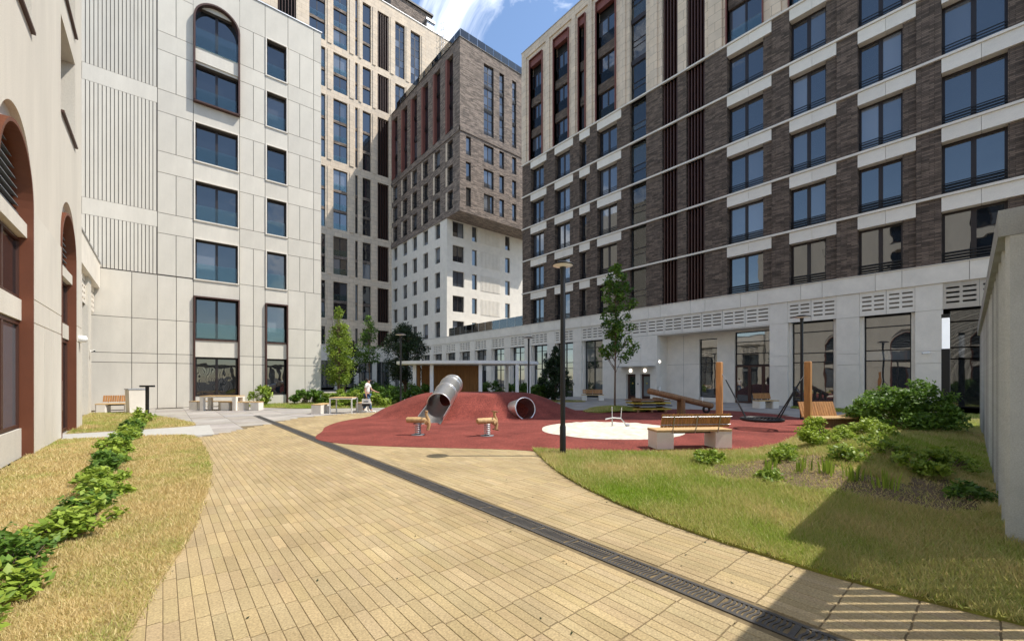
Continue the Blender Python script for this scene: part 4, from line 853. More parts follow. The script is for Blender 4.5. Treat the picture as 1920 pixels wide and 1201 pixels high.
table('wooden picnic table on thin white legs beside the walking person', (6.85, 21.0, 0), R(-40), 1.1, 0.8, 'white', 0.05)
block_bench('block bench left of the thin-legged picnic table', (5.95, 21.55, 0), R(52), 1.2, 2)
block_bench('block bench right of the thin-legged picnic table, partly behind the person', (8.05, 21.55, 0), R(52), 1.2, 2)
# ================================================================= PLAY EQUIPMENT
def spring_rider(label, loc, rz):
    t = thing('spring_rider', label, 'spring rider', loc, rz, 'wooden spring riders on the red rubber')
    MB().tube([(0.085*math.cos(a), 0.085*math.sin(a), 0.02+0.33*a/(2*math.pi*6)) for a in np.linspace(0, 2*math.pi*6, 90)], 0.017, 6).build('spring', 'galv', t)
    MB().lathe([(0.0, 0.012), (0.2, 0.012), (0.2, 0.0)], 18).build('base_plate', 'bluegrey', t)
    MB().tube([(-0.34, 0, 0.44), (-0.30, 0, 0.445), (0.2, 0, 0.44), (0.24, 0, 0.435)], [0.07, 0.088, 0.09, 0.075], 14).build('seat_log', 'woodl', t)
    MB().tube([(0.2, 0, 0.36), (0.3, 0, 0.42)], [0.09, 0.09], 12).build('front_block', 'woodl', t)
    MB().tube([(0.3, 0, 0.14), (0.33, 0, 0.3), (0.31, 0, 0.45), (0.25, 0, 0.6), (0.26, 0, 0.72)], [0.045, 0.055, 0.055, 0.04, 0.05], 10).build('neck', 'woodl', t)
    MB().tube([(0.26, -0.17, 0.70), (0.26, 0.17, 0.70)], 0.018, 8).build('handlebar', 'log', t); MB().tube([(0.3, -0.17, 0.16), (0.3, 0.17, 0.16)], 0.018, 8).build('footrest', 'log', t)
spring_rider('wooden spring rider in front of the steel slide, its seat level', (5.85, 11.3, 0.01), R(-38))
spring_rider('wooden spring rider in front of the middle of the red mound', (7.32, 9.8, 0.01), R(-5))
# tube slide: axis from the top of the mound down towards the viewer's left
sl_t = thing('tube_slide', 'stainless steel tube slide coming down the left end of the red mound', 'slide', (8.3, 15.0, 0))
SO = Vector((8.3, 15.0, 0)); A = Vector((10.0, 16.2, 1.32))-SO; Bq = Vector((8.4, 14.45, 0.66))-SO; Cq = Vector((7.5, 13.5, 0.30))-SO
dirs = (Bq-A).normalized(); top2 = A-Vector((dirs.x, dirs.y, -0.15)).normalized()*0.55
rr = 0.47
def ring(c, d, r_, n=28, a0=0, a1=2*math.pi):
    x = d.cross(Vector((0, 0, 1))).normalized(); y = x.cross(d).normalized(); return [c+x*math.cos(t)*r_+y*math.sin(t)*r_ for t in np.linspace(a0, a1, n)]
def skin(mb, rings, sm=True):
    n = len(rings[0]); mb.add([tuple(p) for r_ in rings for p in r_], [(i*n+k, i*n+k+1, (i+1)*n+k+1, (i+1)*n+k) for i in range(len(rings)-1) for k in range(n-1)], sm); return mb
def tubewall(c0, d0, c1, d1, r_, a0=0, a1=2*math.pi, t=0.012):
    return skin(skin(MB(), [ring(c0, d0, r_, 28, a0, a1), ring(c1, d1, r_, 28, a0, a1)]), [ring(c0, d0, r_-t, 28, a0, a1), ring(c1, d1, r_-t, 28, a0, a1)])
mid = A.lerp(Bq, 0.42)
d_top = Vector((dirs.x, dirs.y, 0.05)).normalized()
skin(skin(MB(), [ring(top2, d_top, rr), ring(A, (dirs+d_top).normalized(), rr)]), [ring(top2, d_top, rr-0.012), ring(A, (dirs+d_top).normalized(), rr-0.012)]).build('elbow_section', 'steel', sl_t)
tubewall(A, (dirs+d_top).normalized(), mid, dirs, rr).build('upper_section', 'steel', sl_t); tubewall(mid, dirs, Bq, dirs, rr*0.985).build('lower_section', 'steel', sl_t)
for c in (A, mid, Bq, top2): skin(MB(), [ring(c-dirs*0.02, dirs, rr+0.001), ring(c-dirs*0.02, dirs, rr+0.022), ring(c+dirs*0.02, dirs, rr+0.022), ring(c+dirs*0.02, dirs, rr-0.014)]).build('collar', 'steel', sl_t)
d2 = (Cq-Bq).normalized(); tubewall(Bq, dirs, Cq, d2, rr*0.985, math.pi*1.0, 2*math.pi).build('exit_trough', 'steel', sl_t)
x_ = d2.cross(Vector((0, 0, 1))).normalized()
for s in (-1, 1): MB().tube([tuple(Bq+x_*s*rr), tuple(Cq+x_*s*rr)], 0.018, 8).build('trough_rim', 'steel', sl_t)
tn = thing('crawl_tunnel', 'round steel crawl tunnel mouth in the right side of the red mound', 'tunnel', (11.5, 12.7, 0))
T0 = Vector((11.5, 12.75, 0.45))-Vector((11.5, 12.7, 0)); td = Vector((-0.2, -0.95, 0.2)).normalized()
tubewall(T0, td, T0-td*2.6, td, 0.46, t=0.015).build('pipe', 'steel', tn)
skin(MB(), [ring(T0, td, 0.44), ring(T0+td*0.015, td, 0.44), ring(T0+td*0.015, td, 0.485), ring(T0-td*0.03, td, 0.485)]).build('rim', 'steel', tn)
MB().add([tuple(p) for p in ring(T0-td*2.3, td, 0.445)], [tuple(range(28))]).build('end_wall', 'dark', tn)  # black disc added across the pipe to make its inside dark
# swing
sw = thing('nest_swing', 'round nest swing hung on ropes between two wooden posts', 'swing', (15.25, 5.15, 0))
sw['label'] = 'nest swing with round black seat hung between two square wooden posts'
P1 = Vector((14.8, 6.33, 0))-Vector((15.25, 5.15, 0)); P2 = Vector((15.7, 3.97, 0))-Vector((15.25, 5.15, 0))
seat = (P1+P2)/2+Vector((0, 0, 0.34))
for p, h in ((P1, 2.27), (P2, 2.24)): MB().bev(p.x-0.085, p.x+0.085, p.y-0.085, p.y+0.085, 0, h, 0.02).build('post', 'wood', sw)
n = 24; MB().tube([(seat.x+0.6*math.cos(2*math.pi*k/n), seat.y+0.6*math.sin(2*math.pi*k/n), seat.z) for k in range(n+1)], 0.055, 8, False).build('seat_ring', 'black', sw)
net = MB()
for k in range(-5, 6):
    h = math.sqrt(max(0, 0.58**2-(k*0.11)**2)); net.tube([(seat.x+k*0.11, seat.y-h, seat.z), (seat.x+k*0.11, seat.y, seat.z-0.06), (seat.x+k*0.11, seat.y+h, seat.z)], 0.012, 5); net.tube([(seat.x-h, seat.y+k*0.11, seat.z), (seat.x, seat.y+k*0.11, seat.z-0.06), (seat.x+h, seat.y+k*0.11, seat.z)], 0.012, 5)
net.build('seat_net', 'black', sw)
for p, h in ((P1, 2.0), (P2, 1.97)):
    hd = (seat-Vector((p.x, p.y, seat.z))).normalized(); side = Vector((-hd.y, hd.x, 0)); j = Vector((p.x, p.y, h))+hd*0.2-Vector((0, 0, 0.35))
    MB().tube([tuple(Vector((p.x, p.y, h))), tuple(j)], 0.012, 6).build('hanger_chain', 'galv', sw)
    for s in (-1, 1): MB().tube([tuple(j), tuple(seat-hd*0.44+side*s*0.38)], 0.02, 6).build('rope', 'black', sw)
# seesaw log and stack of pallets
ss = thing('log_seesaw', 'brown log seesaw tilted down to the right on two short posts', 'seesaw', (18.3, 9.7, 0), R(-38))
MB().tube([(-1.42, 0, 1.13), (-1.37, 0, 1.12), (1.6, 0, 0.42), (1.65, 0, 0.41)], [0.1, 0.14, 0.14, 0.1], 14).build('log', 'log', ss)
for s in (-1, 1): MB().tube([(0.15, s*0.2, 0), (0.15, s*0.2, 0.8)], 0.1, 10).build('post', 'log', ss)
MB().tube([(0.15, -0.2, 0.72), (0.15, 0.2, 0.72)], 0.03, 8).build('axle', 'galv', ss)
for x0, z0 in ((-0.9, 1.16), (1.1, 0.68)): MB().tube([(x0, -0.12, z0-0.06), (x0, -0.14, z0+0.15), (x0, 0.14, z0+0.15), (x0, 0.12, z0-0.06)], 0.013, 6).build('handle', 'steel', ss)
MB().tube([(1.35+0.14*math.cos(a), 0, 0.26+0.14*math.sin(a)) for a in np.linspace(0, 2*math.pi, 18)], 0.055, 8, False).build('bumper_tyre', 'black', ss)
for k, (z, mname, dx, lab) in enumerate(((0.14, 'yellow', 0.0, 'bottom yellow'), (0.30, 'bluegrey', 0.08, 'dark grey middle'), (0.44, 'yellow', -0.05, 'upper yellow'), (0.58, 'log', -0.12, 'topmost brown'))):
    st = thing('board_stack' if k else 'pallet', f'{lab} boards of the material pile behind the seesaw', 'pallet', (18.9+dx, 11.6, z-0.14 if k == 0 else z), R(-38+k*3), 'material pile behind the seesaw')
    if k == 0:
        for x0 in (-0.7, 0, 0.7): MB().box(x0-0.06, x0+0.06, -0.5, 0.5, 0, 0.14).build('runner', 'log', st)
    for q in range(5): MB().box(-0.98, 0.98, -0.5+q*0.2, -0.5+q*0.2+0.17, 0.142 if k == 0 else 0, (0.142 if k == 0 else 0)+0.06).build('board', mname, st)
    for x0 in (-0.6, 0.6): MB().box(x0-0.04, x0+0.04, -0.45, 0.45, (0.205 if k == 0 else 0.062), (0.205 if k == 0 else 0.062)+0.075).build('batten', 'log', st)
sd = thing('sand_digger', 'small pale sand digger toy standing in the white sand', 'play digger', (11.9, 8.7, 0.02)); sd.scale = (0.75, 0.75, 0.75)
MB().tube([(0, 0, 0), (0, 0, 0.42)], 0.03, 8).build('post', 'galv', sd); MB().tube([(-0.25, 0.2, 0.36), (0, 0, 0.42), (0.3, -0.26, 0.4)], 0.03, 8).build('seat_arm', 'white', sd)
MB().tube([(0, 0, 0.42), (-0.02, 0, 0.95)], 0.014, 6).build('lever', 'white', sd); MB().tube([(0.3, -0.26, 0.4), (0.34, -0.28, 0.9)], 0.014, 6).build('lever', 'white', sd)
MB().tube([(0.3, -0.26, 0.4), (0.5, -0.4, 0.12)], 0.025, 6).build('boom', 'galv', sd); MB().tube([(0.46, -0.37, 0.12), (0.6, -0.48, 0.06)], [0.04, 0.11], 8).build('scoop', 'galv', sd)
# ================================================================= PERGOLA
pg = thing('pergola', 'round-roofed white pergola with warm wooden slat screen behind the red mound', 'pergola', (16.5, 23.5, 0))
PO = Vector((16.5, 23.5, 0)); pa = Vector((0.7638, -0.6455, 0)); pb = Vector((0.6455, 0.7638, 0))
def ppt(a, b, z): return tuple(pa*a+pb*b+Vector((0, 0, z)))
n = 48; el = [(4.9*math.cos(2*math.pi*k/n), 2.0*math.sin(2*math.pi*k/n)) for k in range(n)]
MB(lambda a, b, z: ppt(a, b, z)).prism([(x*0.98-0.5, y*0.96) for x, y in el], 2.62, 2.66).build('ceiling', 'pale', pg)
MB(lambda a, b, z: ppt(a, b, z)).prism([(x-0.5, y) for x, y in el], 2.662, 2.86).build('roof', 'white', pg)
for a, b in ((-4.0, -0.7), (-2.75, -1.2), (0.5, -1.5), (2.9, -1.3), (3.7, -0.6), (-1.2, 1.4), (2.2, 1.2)): MB(lambda u, v, z: ppt(u, v, z)).box(a-0.11, a+0.11, b-0.11, b+0.11, 0, 2.62).build('column', 'white', pg)
for k in range(46):
    a = -3.8+k*0.088; q = MB(lambda u, v, z: ppt(u, v, z)).box(a, a+0.05, 0.5, 0.62, 0.05, 2.6); q.build('slat', 'wood', pg)
for k in range(10):
    b = -0.6+k*0.12; MB(lambda u, v, z: ppt(u, v, z)).box(-3.95, -3.88, b, b+0.06, 0.05, 2.6).build('slat', 'wood', pg)
MB(lambda u, v, z: ppt(u, v, z)).box(-3.8, 0.25, 0.70, 0.74, 0.05, 2.6).build('screen_board', 'log', pg)
cp = thing('concrete_stool', 'low round-cornered grey concrete seat left of the red mound', 'seat', (11.6, 22.3, 0))
MB().prism(smooth_poly([(-0.8, -0.3), (0.8, -0.3), (0.8, 0.3), (-0.8, 0.3)], 2), 0.0, 0.42).build('seat_block', 'concrete', cp); MB().prism(smooth_poly([(-0.9, -0.36), (0.9, -0.36), (0.9, 0.36), (-0.9, 0.36)], 2), 0.422, 0.48).build('seat_top', 'pale', cp)
# ================================================================= VEGETATION
def leaves(name, pts, size, m, parent, seed, loc=(0, 0, 0), flat=0.35, tone=None, asp=0.55):
    g = np.random.default_rng(seed); n = len(pts); s = size*g.uniform(0.6, 1.35, n)
    nrm = g.normal(0, 1, (n, 3)); nrm[:, 2] = np.abs(nrm[:, 2])+flat; nrm /= np.linalg.norm(nrm, axis=1)[:, None]
    t = np.cross(nrm, g.normal(0, 1, (n, 3))); t /= np.linalg.norm(t, axis=1)[:, None]; b = np.cross(nrm, t)
    v = np.empty((n, 4, 3)); v[:, 0] = pts-t*s[:, None]; v[:, 1] = pts-t*s[:, None]*0.1+b*s[:, None]*asp-nrm*s[:, None]*0.12; v[:, 2] = pts+t*s[:, None]; v[:, 3] = pts-t*s[:, None]*0.1-b*s[:, None]*asp-nrm*s[:, None]*0.12
    me = bpy.data.meshes.new(name); me.vertices.add(n*4); me.vertices.foreach_set('co', v.ravel())
    idx = np.arange(n)[:, None]*4+np.array([0, 1, 2, 0, 2, 3])[None]; me.loops.add(n*6); me.loops.foreach_set('vertex_index', idx.ravel()); me.polygons.add(n*2); me.polygons.foreach_set('loop_start', np.arange(n*2)*3); me.polygons.foreach_set('loop_total', np.full(n*2, 3)); me.update()
    tt = np.clip((tone if tone is not None else 0.4)+g.normal(0, 0.22, n), 0, 1); tt = np.repeat(tt, 4); at = me.attributes.new('tone', 'FLOAT_COLOR', 'POINT'); at.data.foreach_set('color', np.stack([tt, tt, tt, np.ones_like(tt)], 1).ravel())
    me.materials.append(M[m]); return put(name, me, parent, loc)
def clumps(g, cents, n, shell=0.5):
    out = []; tones = []
    tot = sum(r**2 for _, r in cents)
    for c, r in cents:
        k = max(6, int(n*r**2/tot)); d = g.normal(0, 1, (k, 3)); d /= np.linalg.norm(d, axis=1)[:, None]; rr_ = r*(g.random(k)**shell); out.append(np.array(c)+d*rr_[:, None]*np.array([1, 1, 0.85])); tones.append(np.full(k, g.uniform(0.15, 0.75)))
    return np.concatenate(out), np.concatenate(tones)
def tree(name, label, loc, H, prof, nl, size, m, seed, trunk_r=0.05, group=None, stems=1, nclump=70, clr=0.28, base=0.0):
    t = thing(name, label, 'tree', loc, 0, group); g = np.random.default_rng(seed)
    mb = MB(); lean = g.normal(0, 0.02, 2)
    for s_ in range(stems):
        o = g.normal(0, 0.12, 2) if stems > 1 else (0, 0)
        mb.tube([(o[0]*z/H*2+lean[0]*z, o[1]*z/H*2+lean[1]*z, z) for z in np.linspace(0, H*0.92, 9)], [trunk_r*(1-0.85*k/8) for k in range(9)], 8)
    cents = []
    zs = [p[0] for p in prof]; rs = [p[1] for p in prof]
    for k in range(nclump):
        z = g.uniform(zs[0], zs[-1]); r_ = np.interp(z, zs, rs); a = g.uniform(0, 6.283); q = r_*math.sqrt(g.uniform(0.05, 1.0)); c = (q*math.cos(a)+lean[0]*z, q*math.sin(a)+lean[1]*z, z); cents.append((c, clr*g.uniform(0.6, 1.3)*min(1.2, 0.5+r_)))
        if k % 2 == 0: zb = max(0.3, z-q*0.9-0.15); mb.tube([(lean[0]*zb, lean[1]*zb, zb), (c[0]*0.5, c[1]*0.5, (zb+z)/2+0.05), c], [trunk_r*0.35, trunk_r*0.2, 0.004], 5)
    mb.build('trunk', 'bark', t); p, tn_ = clumps(g, cents, nl); keep = p[:, 2] > 0.12; leaves('crown', p[keep], size, m, t, seed+1, tone=tn_[keep]); return t
tree('young_birch', 'bright green upright young tree beside the white block', (9.6, 30.4, 0), 6.6, [(1.3, 0.55), (2.5, 1.0), (4.0, 0.85), (5.6, 0.45), (6.7, 0.08)], 7000, 0.065, 'leafb', 21, 0.06, stems=4, nclump=110, clr=0.36)
tree('slender_tree', 'thin open-crowned tree right of the bright young tree', (14.2, 36.5, 0), 7.3, [(3.0, 1.3), (4.5, 1.1), (6.0, 0.6), (7.3, 0.15)], 2600, 0.085, 'leaf', 22, 0.06, nclump=60, clr=0.32)
tree('pine_tree', 'dark bushy pine left of the wooden slat pergola', (14.4, 30.0, 0), 5.9, [(1.7, 1.1), (2.6, 1.75), (4.2, 1.5), (5.3, 0.9), (5.9, 0.2)], 12000, 0.075, 'leafd', 23, 0.11, stems=3, nclump=120, clr=0.42)
tree('lawn_tree', 'slim dark green tree on a grassy hump behind the sand circle', (18.0, 13.0, 0.2), 7.6, [(2.5, 0.9), (3.6, 1.0), (4.5, 0.75), (5.5, 0.8), (6.7, 0.5), (7.6, 0.1)], 4200, 0.085, 'leaf', 24, 0.055, nclump=90, clr=0.26)
tree('conifer', 'dark pointed conifer behind the tall black lamp', (22.2, 21.3, 0.02), 4.0, [(0.25, 1.05), (1.0, 1.2), (2.2, 0.85), (3.3, 0.4), (4.0, 0.06)], 8000, 0.08, 'leafd', 25, 0.06, nclump=130, clr=0.28)
tree('corner_tree', 'dark tree behind the bright young tree near the tower', (14.5, 44.0, 0), 6.0, [(1.5, 1.2), (3, 1.6), (4.8, 1.1), (6, 0.3)], 3500, 0.14, 'leafd', 26, 0.08, nclump=60, clr=0.5)
def shrub(name, label, loc, rx, ry, h, nl, size, m, seed, group=None, up=0.0, nstem=7, tone=None, nclump=None, flat=0.5):
    t = thing(name, label, 'shrub', loc, 0, group); g = np.random.default_rng(seed); cents = []; mb = MB(); nc_ = nclump or int(14+18*rx*ry)
    for k in range(nc_):
        a = g.uniform(0, 6.283); q = math.sqrt(g.uniform(0, 1)); z = h*(0.12+0.8*g.random()*(1-0.55*q*q)); c = (rx*q*math.cos(a), ry*q*math.sin(a), z); cents.append((c, g.uniform(0.12, 0.24)*min(1.6, 0.45+h*0.6)))
        if k < nstem*3: mb.tube([(c[0]*0.25, c[1]*0.25, 0), (c[0]*0.6, c[1]*0.6, c[2]*0.6), c], [0.012*(0.5+h*0.5), 0.008, 0.003], 5)
    mb.build('stem', 'bark', t); p, tn_ = clumps(g, cents, nl, 0.6); p[:, 2] = np.maximum(p[:, 2], 0.03); leaves('foliage', p, size, m, t, seed+1, tone=(tn_*0.6+(tone if tone is not None else 0.4)*0.5), flat=flat); return t
# rose hedge along the left lawn
hp = [(-1.05, 3.05, 0.55), (-0.98, 3.75, 0.5), (-1.0, 4.7, 0.42), (-0.93, 5.45, 0.42), (-0.88, 6.3, 0.40), (-0.62, 6.5, 0.36), (-0.72, 7.4, 0.38), (-0.62, 8.3, 0.34), (-0.72, 9.3, 0.34), (-0.78, 10.4, 0.36), (-0.74, 11.5, 0.36), (-0.82, 12.7, 0.38), (-0.84, 14.0, 0.40), (-0.78, 15.3, 0.42), (-0.80, 16.6, 0.42), (-0.72, 17.9, 0.45), (-0.68, 19.4, 0.55), (-0.6, 21.2, 0.6)]
ordn = ['nearest', 'second', 'third', 'fourth', 'fifth', 'sixth', 'seventh', 'eighth', 'ninth', 'tenth', 'eleventh', 'twelfth', 'thirteenth', 'fourteenth', 'fifteenth', 'sixteenth', 'seventeenth', 'farthest']
for k, (x, y, h) in enumerate(hp):
    nearq = y < 8; shrub('rose_bush', f'{ordn[k]} low leafy bush from the camera in the row on the dry left lawn', (x, y, 0.02), 0.20+0.035*(k % 3)+0.02*(k > 8), 0.30+0.05*(k % 2), h*(0.8+0.25*(k % 2)), 620 if nearq else 760, 0.042 if nearq else 0.05, 'leafb' if k % 3 else 'leaf', 40+k, 'low bushes in a row on the left lawn', tone=0.55, nclump=18, flat=1.0)
shrub('bright_bush', 'bright yellow-green bush on the grassy bank below the wooden post', (10.45, 2.3, bump_r(10.45, 2.3)), 0.55, 0.45, 0.62, 3000, 0.036, 'leafb', 70, tone=1.1)
shrub('bright_bush', 'pale green little bush on the lawn below the right end of the nearest bench', (8.15, 3.65, bump_r(8.15, 3.65)), 0.32, 0.28, 0.3, 900, 0.035, 'leafb', 71, tone=0.55)
shrub('large_bush', 'big dark flowering bush in front of the shop windows beside the concrete screen', (15.9, 1.65, bump_r(15.9, 1.65)), 1.25, 1.05, 1.5, 8500, 0.055, 'leaf', 72, tone=0.8, nclump=80)
shrub('large_bush', 'smaller bush at the left foot of the big dark bush', (18.6, 2.7, 0.05), 0.9, 0.8, 1.3, 2600, 0.065, 'leaf', 73, tone=0.35)
shrub('lawn_plant', 'leafy green plant in the shade of the concrete screen', (9.2, 0.85, bump_r(9.2, 0.85)), 0.55, 0.42, 0.36, 1900, 0.038, 'leafb', 74, tone=0.3)
shrub('lawn_plant', 'light green plant right of the bright bush at the shadow edge', (11.2, 1.75, bump_r(11.2, 1.75)), 0.4, 0.35, 0.3, 900, 0.04, 'leafb', 75, tone=0.9)
shrub('lawn_plant', 'small leafy plant near the foot of the first concrete fin', (8.3, 0.3, bump_r(8.3, 0.3)), 0.4, 0.2, 0.18, 600, 0.035, 'leaf', 76, tone=0.5)
shrub('wall_bush', 'light green sapling bush by the cream wall between the two window columns', (4.6, 29.6, 0.02), 0.55, 0.5, 1.5, 1300, 0.075, 'leafb', 77, tone=0.5)
shrub('wall_bush', 'broad-leaved bush at the right corner of the white block', (7.4, 29.4, 0.02), 1.1, 0.9, 1.2, 2200, 0.10, 'leaf', 78, tone=0.45)
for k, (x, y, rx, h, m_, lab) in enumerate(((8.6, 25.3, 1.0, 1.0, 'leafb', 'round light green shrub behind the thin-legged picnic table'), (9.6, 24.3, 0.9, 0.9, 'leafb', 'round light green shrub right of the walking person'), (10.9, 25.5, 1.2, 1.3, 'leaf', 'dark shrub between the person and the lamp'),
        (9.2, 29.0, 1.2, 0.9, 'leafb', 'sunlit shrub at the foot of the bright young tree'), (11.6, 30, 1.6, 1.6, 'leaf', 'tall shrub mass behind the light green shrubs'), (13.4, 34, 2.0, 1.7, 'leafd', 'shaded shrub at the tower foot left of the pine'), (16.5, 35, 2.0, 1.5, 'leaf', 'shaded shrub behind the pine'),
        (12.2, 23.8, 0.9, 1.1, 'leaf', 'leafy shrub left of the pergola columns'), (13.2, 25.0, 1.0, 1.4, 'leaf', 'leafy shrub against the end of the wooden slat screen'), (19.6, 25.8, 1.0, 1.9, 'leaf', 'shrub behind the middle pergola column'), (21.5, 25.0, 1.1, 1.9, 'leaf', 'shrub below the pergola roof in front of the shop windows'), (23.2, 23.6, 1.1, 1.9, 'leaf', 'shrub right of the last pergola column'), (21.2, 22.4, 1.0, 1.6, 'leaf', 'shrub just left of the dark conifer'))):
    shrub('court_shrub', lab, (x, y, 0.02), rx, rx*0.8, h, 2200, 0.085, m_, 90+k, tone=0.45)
for k, (x, y, rx, h, lab) in enumerate(((8.55, 2.55, 0.28, 0.26, 'low leafy weed above the left sword-leaved clump'), (8.9, 1.75, 0.34, 0.3, 'low leafy plant behind the middle sword-leaved clumps'), (9.7, 1.35, 0.42, 0.34, 'low leafy plant in the shade behind the rightmost sword-leaved clump'), (10.0, 0.55, 0.45, 0.3, 'leafy ground plant close to the concrete fins'), (9.5, 2.75, 0.3, 0.22, 'small weed on the dry hump left of the bright bush'), (7.35, 2.35, 0.16, 0.15, 'tiny weed at the front of the bare soil'))):
    shrub('bank_plant', lab, (x, y, bump_r(x, y)), rx, rx*0.8, h, 700, 0.034, 'leafb', 150+k, tone=0.35)
# iris leaves on the bank
def iris(label, loc, n, h, seed):
    t = thing('iris_clump', label, 'plant', loc, 0, 'sword-leaved clumps on the bare soil'); g = np.random.default_rng(seed)
    for k in range(n):
        a = g.uniform(0, 6.283); r_ = g.uniform(0, 0.16); x0, y0 = r_*math.cos(a), r_*math.sin(a); hh = h*g.uniform(0.6, 1.15); le = g.uniform(0.05, 0.25)*hh; th = g.uniform(0, 3.14); wx, wy = 0.013*math.cos(th), 0.013*math.sin(th); dx, dy = le*math.cos(a), le*math.sin(a)
        mb = MB().add([(x0-wx, y0-wy, 0), (x0+wx, y0+wy, 0), (x0+dx*0.4+wx, y0+dy*0.4+wy, hh*0.6), (x0+dx*0.4-wx, y0+dy*0.4-wy, hh*0.6), (x0+dx, y0+dy, hh)], [(0, 1, 2, 3), (3, 2, 4)]); mb.tone = [g.uniform(0.2, 0.8)]*5; mb.build('leaf', 'leafb', t)
for k, (x, y, n, lab) in enumerate(((7.75, 2.5, 16, 'leftmost upright sword-leaved clump on the bare soil'), (7.85, 2.1, 18, 'second sword-leaved clump from the left on the bare soil'), (7.9, 1.75, 20, 'middle sword-leaved clump on the bare soil'), (7.85, 1.4, 20, 'sword-leaved clump at the shadow edge on the bare soil'), (7.75, 1.05, 18, 'rightmost sword-leaved clump in the shade of the screen'))):
    iris(lab, (x, y, bump_r(x, y)), n, 0.27, 120+k)
# ================================================================= PERSON
pr = thing('person', 'person in white T-shirt and blue jeans walking right beside the picnic table', 'person', (7.85, 20.55, 0), R(-40))
def skinned(name, vs, es, rs, m, parent, root=0, sub=2):
    me = bpy.data.meshes.new(name); me.from_pydata(vs, es, []); o = put(name, me, parent); me.materials.append(M[m]); md = o.modifiers.new('skin', 'SKIN'); md.use_smooth_shade = True
    for i, r_ in enumerate(rs): me.skin_vertices[0].data[i].radius = (r_, r_) if not isinstance(r_, tuple) else r_
    me.skin_vertices[0].data[root].use_root = True; s = o.modifiers.new('sub', 'SUBSURF'); s.levels = sub; s.render_levels = sub; return o
# local x = walking direction (right), y = away from the camera, z up
bv = [(0, 0, 0.92), (0.01, 0, 1.12), (0.02, 0, 1.32), (0.03, 0, 1.43), (0.06, 0, 1.50), (0.08, 0, 1.60),
      (0.0, -0.09, 0.86), (0.14, -0.09, 0.48), (0.22, -0.09, 0.10), (0.34, -0.09, 0.05), (0.0, 0.09, 0.86), (-0.02, 0.09, 0.47), (-0.24, 0.09, 0.16), (-0.14, 0.09, 0.04),
      (0.02, -0.18, 1.38), (-0.04, -0.22, 1.10), (0.02, -0.22, 0.86), (0.03, -0.22, 0.78), (0.02, 0.18, 1.38), (0.14, 0.22, 1.13), (0.38, 0.18, 1.02), (0.46, 0.17, 1.0)]
be = [(0, 1), (1, 2), (2, 3), (3, 4), (4, 5), (0, 6), (6, 7), (7, 8), (8, 9), (0, 10), (10, 11), (11, 12), (12, 13), (3, 14), (14, 15), (15, 16), (16, 17), (3, 18), (18, 19), (19, 20), (20, 21)]
br = [(0.14, 0.10), (0.115, 0.085), (0.13, 0.09), 0.08, 0.052, 0.095, 0.085, 0.062, 0.042, 0.035, 0.085, 0.062, 0.042, 0.035, 0.055, 0.04, 0.03, 0.028, 0.055, 0.04, 0.03, 0.028]
skinned('body', bv, be, br, 'skin', pr)
skinned('t_shirt', [(0, 0, 0.95), (0.01, 0, 1.12), (0.02, 0, 1.32), (0.03, 0, 1.42), (0.02, -0.18, 1.385), (-0.02, -0.215, 1.2), (0.02, 0.18, 1.385), (0.1, 0.21, 1.22)], [(0, 1), (1, 2), (2, 3), (3, 4), (4, 5), (3, 6), (6, 7)], [(0.17, 0.125), (0.145, 0.11), (0.155, 0.115), 0.10, 0.075, 0.062, 0.075, 0.062], 'shirt', pr)
skinned('jeans', [(0, 0, 0.93), (0, -0.09, 0.86), (0.14, -0.09, 0.48), (0.21, -0.09, 0.13), (0, 0.09, 0.86), (-0.02, 0.09, 0.47), (-0.23, 0.09, 0.17)], [(0, 1), (1, 2), (2, 3), (0, 4), (4, 5), (5, 6)], [(0.155, 0.115), 0.105, 0.082, 0.07, 0.105, 0.082, 0.07], 'jeans', pr)
skinned('hair', [(0.05, 0, 1.66), (0.02, 0, 1.62), (-0.02, 0, 1.56)], [(0, 1), (1, 2)], [0.10, 0.105, 0.06], 'hair', pr)
MB().lathe([(0.0, 0.05), (0.045, 0.03), (0.05, 0.0), (0.03, -0.04), (0, -0.05)], 10, (-0.06, 0, 1.66)).build('hair_bun', 'hair', pr)
for x, y, z, a in ((0.30, -0.09, 0.0, 0.0), (-0.17, 0.09, 0.02, 0.0)): MB().bev(x-0.13, x+0.14, y-0.05, y+0.05, z, z+0.085, 0.03).build('shoe', 'white', pr)
for s_ in (-1, 1): MB().lathe([(0.0, 0.012), (0.012, 0), (0, -0.012)], 6, (0.165, s_*0.035, 1.615)).build('eye', 'hair', pr)
MB().tube([(0.165, 0, 1.62), (0.192, 0, 1.585), (0.17, 0, 1.575)], [0.01, 0.016, 0.01], 6).build('nose', 'skin', pr)
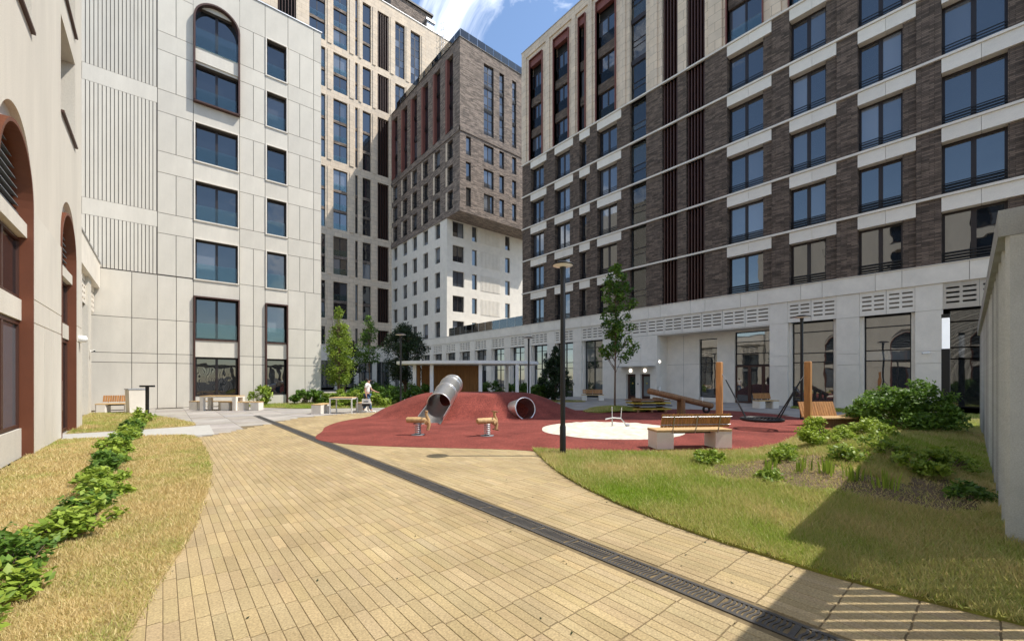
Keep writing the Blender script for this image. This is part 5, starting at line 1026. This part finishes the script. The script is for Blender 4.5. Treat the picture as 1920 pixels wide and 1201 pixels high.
for hx, hy, hz, d in ((0.03, -0.22, 0.77, (0.2, 0, -1)), (0.47, 0.17, 1.0, (1, 0, -0.1))):
    hnd = MB(); dv = Vector(d).normalized()
    for q in range(4): b0 = Vector((hx, hy-0.03+0.02*q, hz)); hnd.tube([tuple(b0), tuple(b0+dv*0.045), tuple(b0+dv*(0.075-0.006*abs(q-1))+Vector((0.012, 0, -0.01)))], [0.010, 0.009, 0.007], 6)
    hnd.tube([(hx, hy+0.03, hz+0.02), (hx+0.03, hy+0.05, hz)], [0.011, 0.008], 6); hnd.build('fingers', 'skin', pr)
bg_ = thing('tote_bag', "white tote bag with dark bottom hanging from the walking person's hand", 'bag', (7.72, 20.36, 0.33), R(-40))
MB().add([(-0.2, -0.05, 0.12), (0.2, -0.05, 0.12), (0.2, 0.05, 0.12), (-0.2, 0.05, 0.12), (-0.19, -0.03, 0.36), (0.19, -0.03, 0.36), (0.19, 0.03, 0.36), (-0.19, 0.03, 0.36)], [(0, 1, 5, 4), (1, 2, 6, 5), (2, 3, 7, 6), (3, 0, 4, 7)]).build('bag_body', 'shirt', bg_)
MB().add([(-0.19, -0.055, 0.0), (0.19, -0.055, 0.0), (0.19, 0.055, 0.0), (-0.19, 0.055, 0.0), (-0.2, -0.052, 0.12), (0.2, -0.052, 0.12), (0.2, 0.052, 0.12), (-0.2, 0.052, 0.12)], [(0, 3, 2, 1), (0, 1, 5, 4), (1, 2, 6, 5), (2, 3, 7, 6), (3, 0, 4, 7)]).build('bag_bottom', 'black', bg_)
for y in (-0.03, 0.03): MB().tube([(-0.09, y, 0.35), (-0.03, y*0.5, 0.45), (0.03, y*0.5, 0.45), (0.09, y, 0.35)], 0.01, 6).build('handle', 'black', bg_)
MB().box(-0.12, 0.12, -0.0525, -0.0495, 0.19, 0.25).build('print', 'bluegrey', bg_)

# dead leaves scattered on the paving
g = np.random.default_rng(5); q = np.stack([g.uniform(-0.2, 6, 260), g.uniform(0.8, 18, 260)], 1); q = q[poly_in(q, P_REGION)]
fl = leaves('leaf_litter', np.concatenate([q, np.full((len(q), 1), 0.008)], 1), 0.014, 'leafd', None, 6, flat=3.0, tone=0.2); kind(fl, 'stuff'); tag(fl, 'tiny dark dead leaves scattered on the yellow paving', 'leaves')
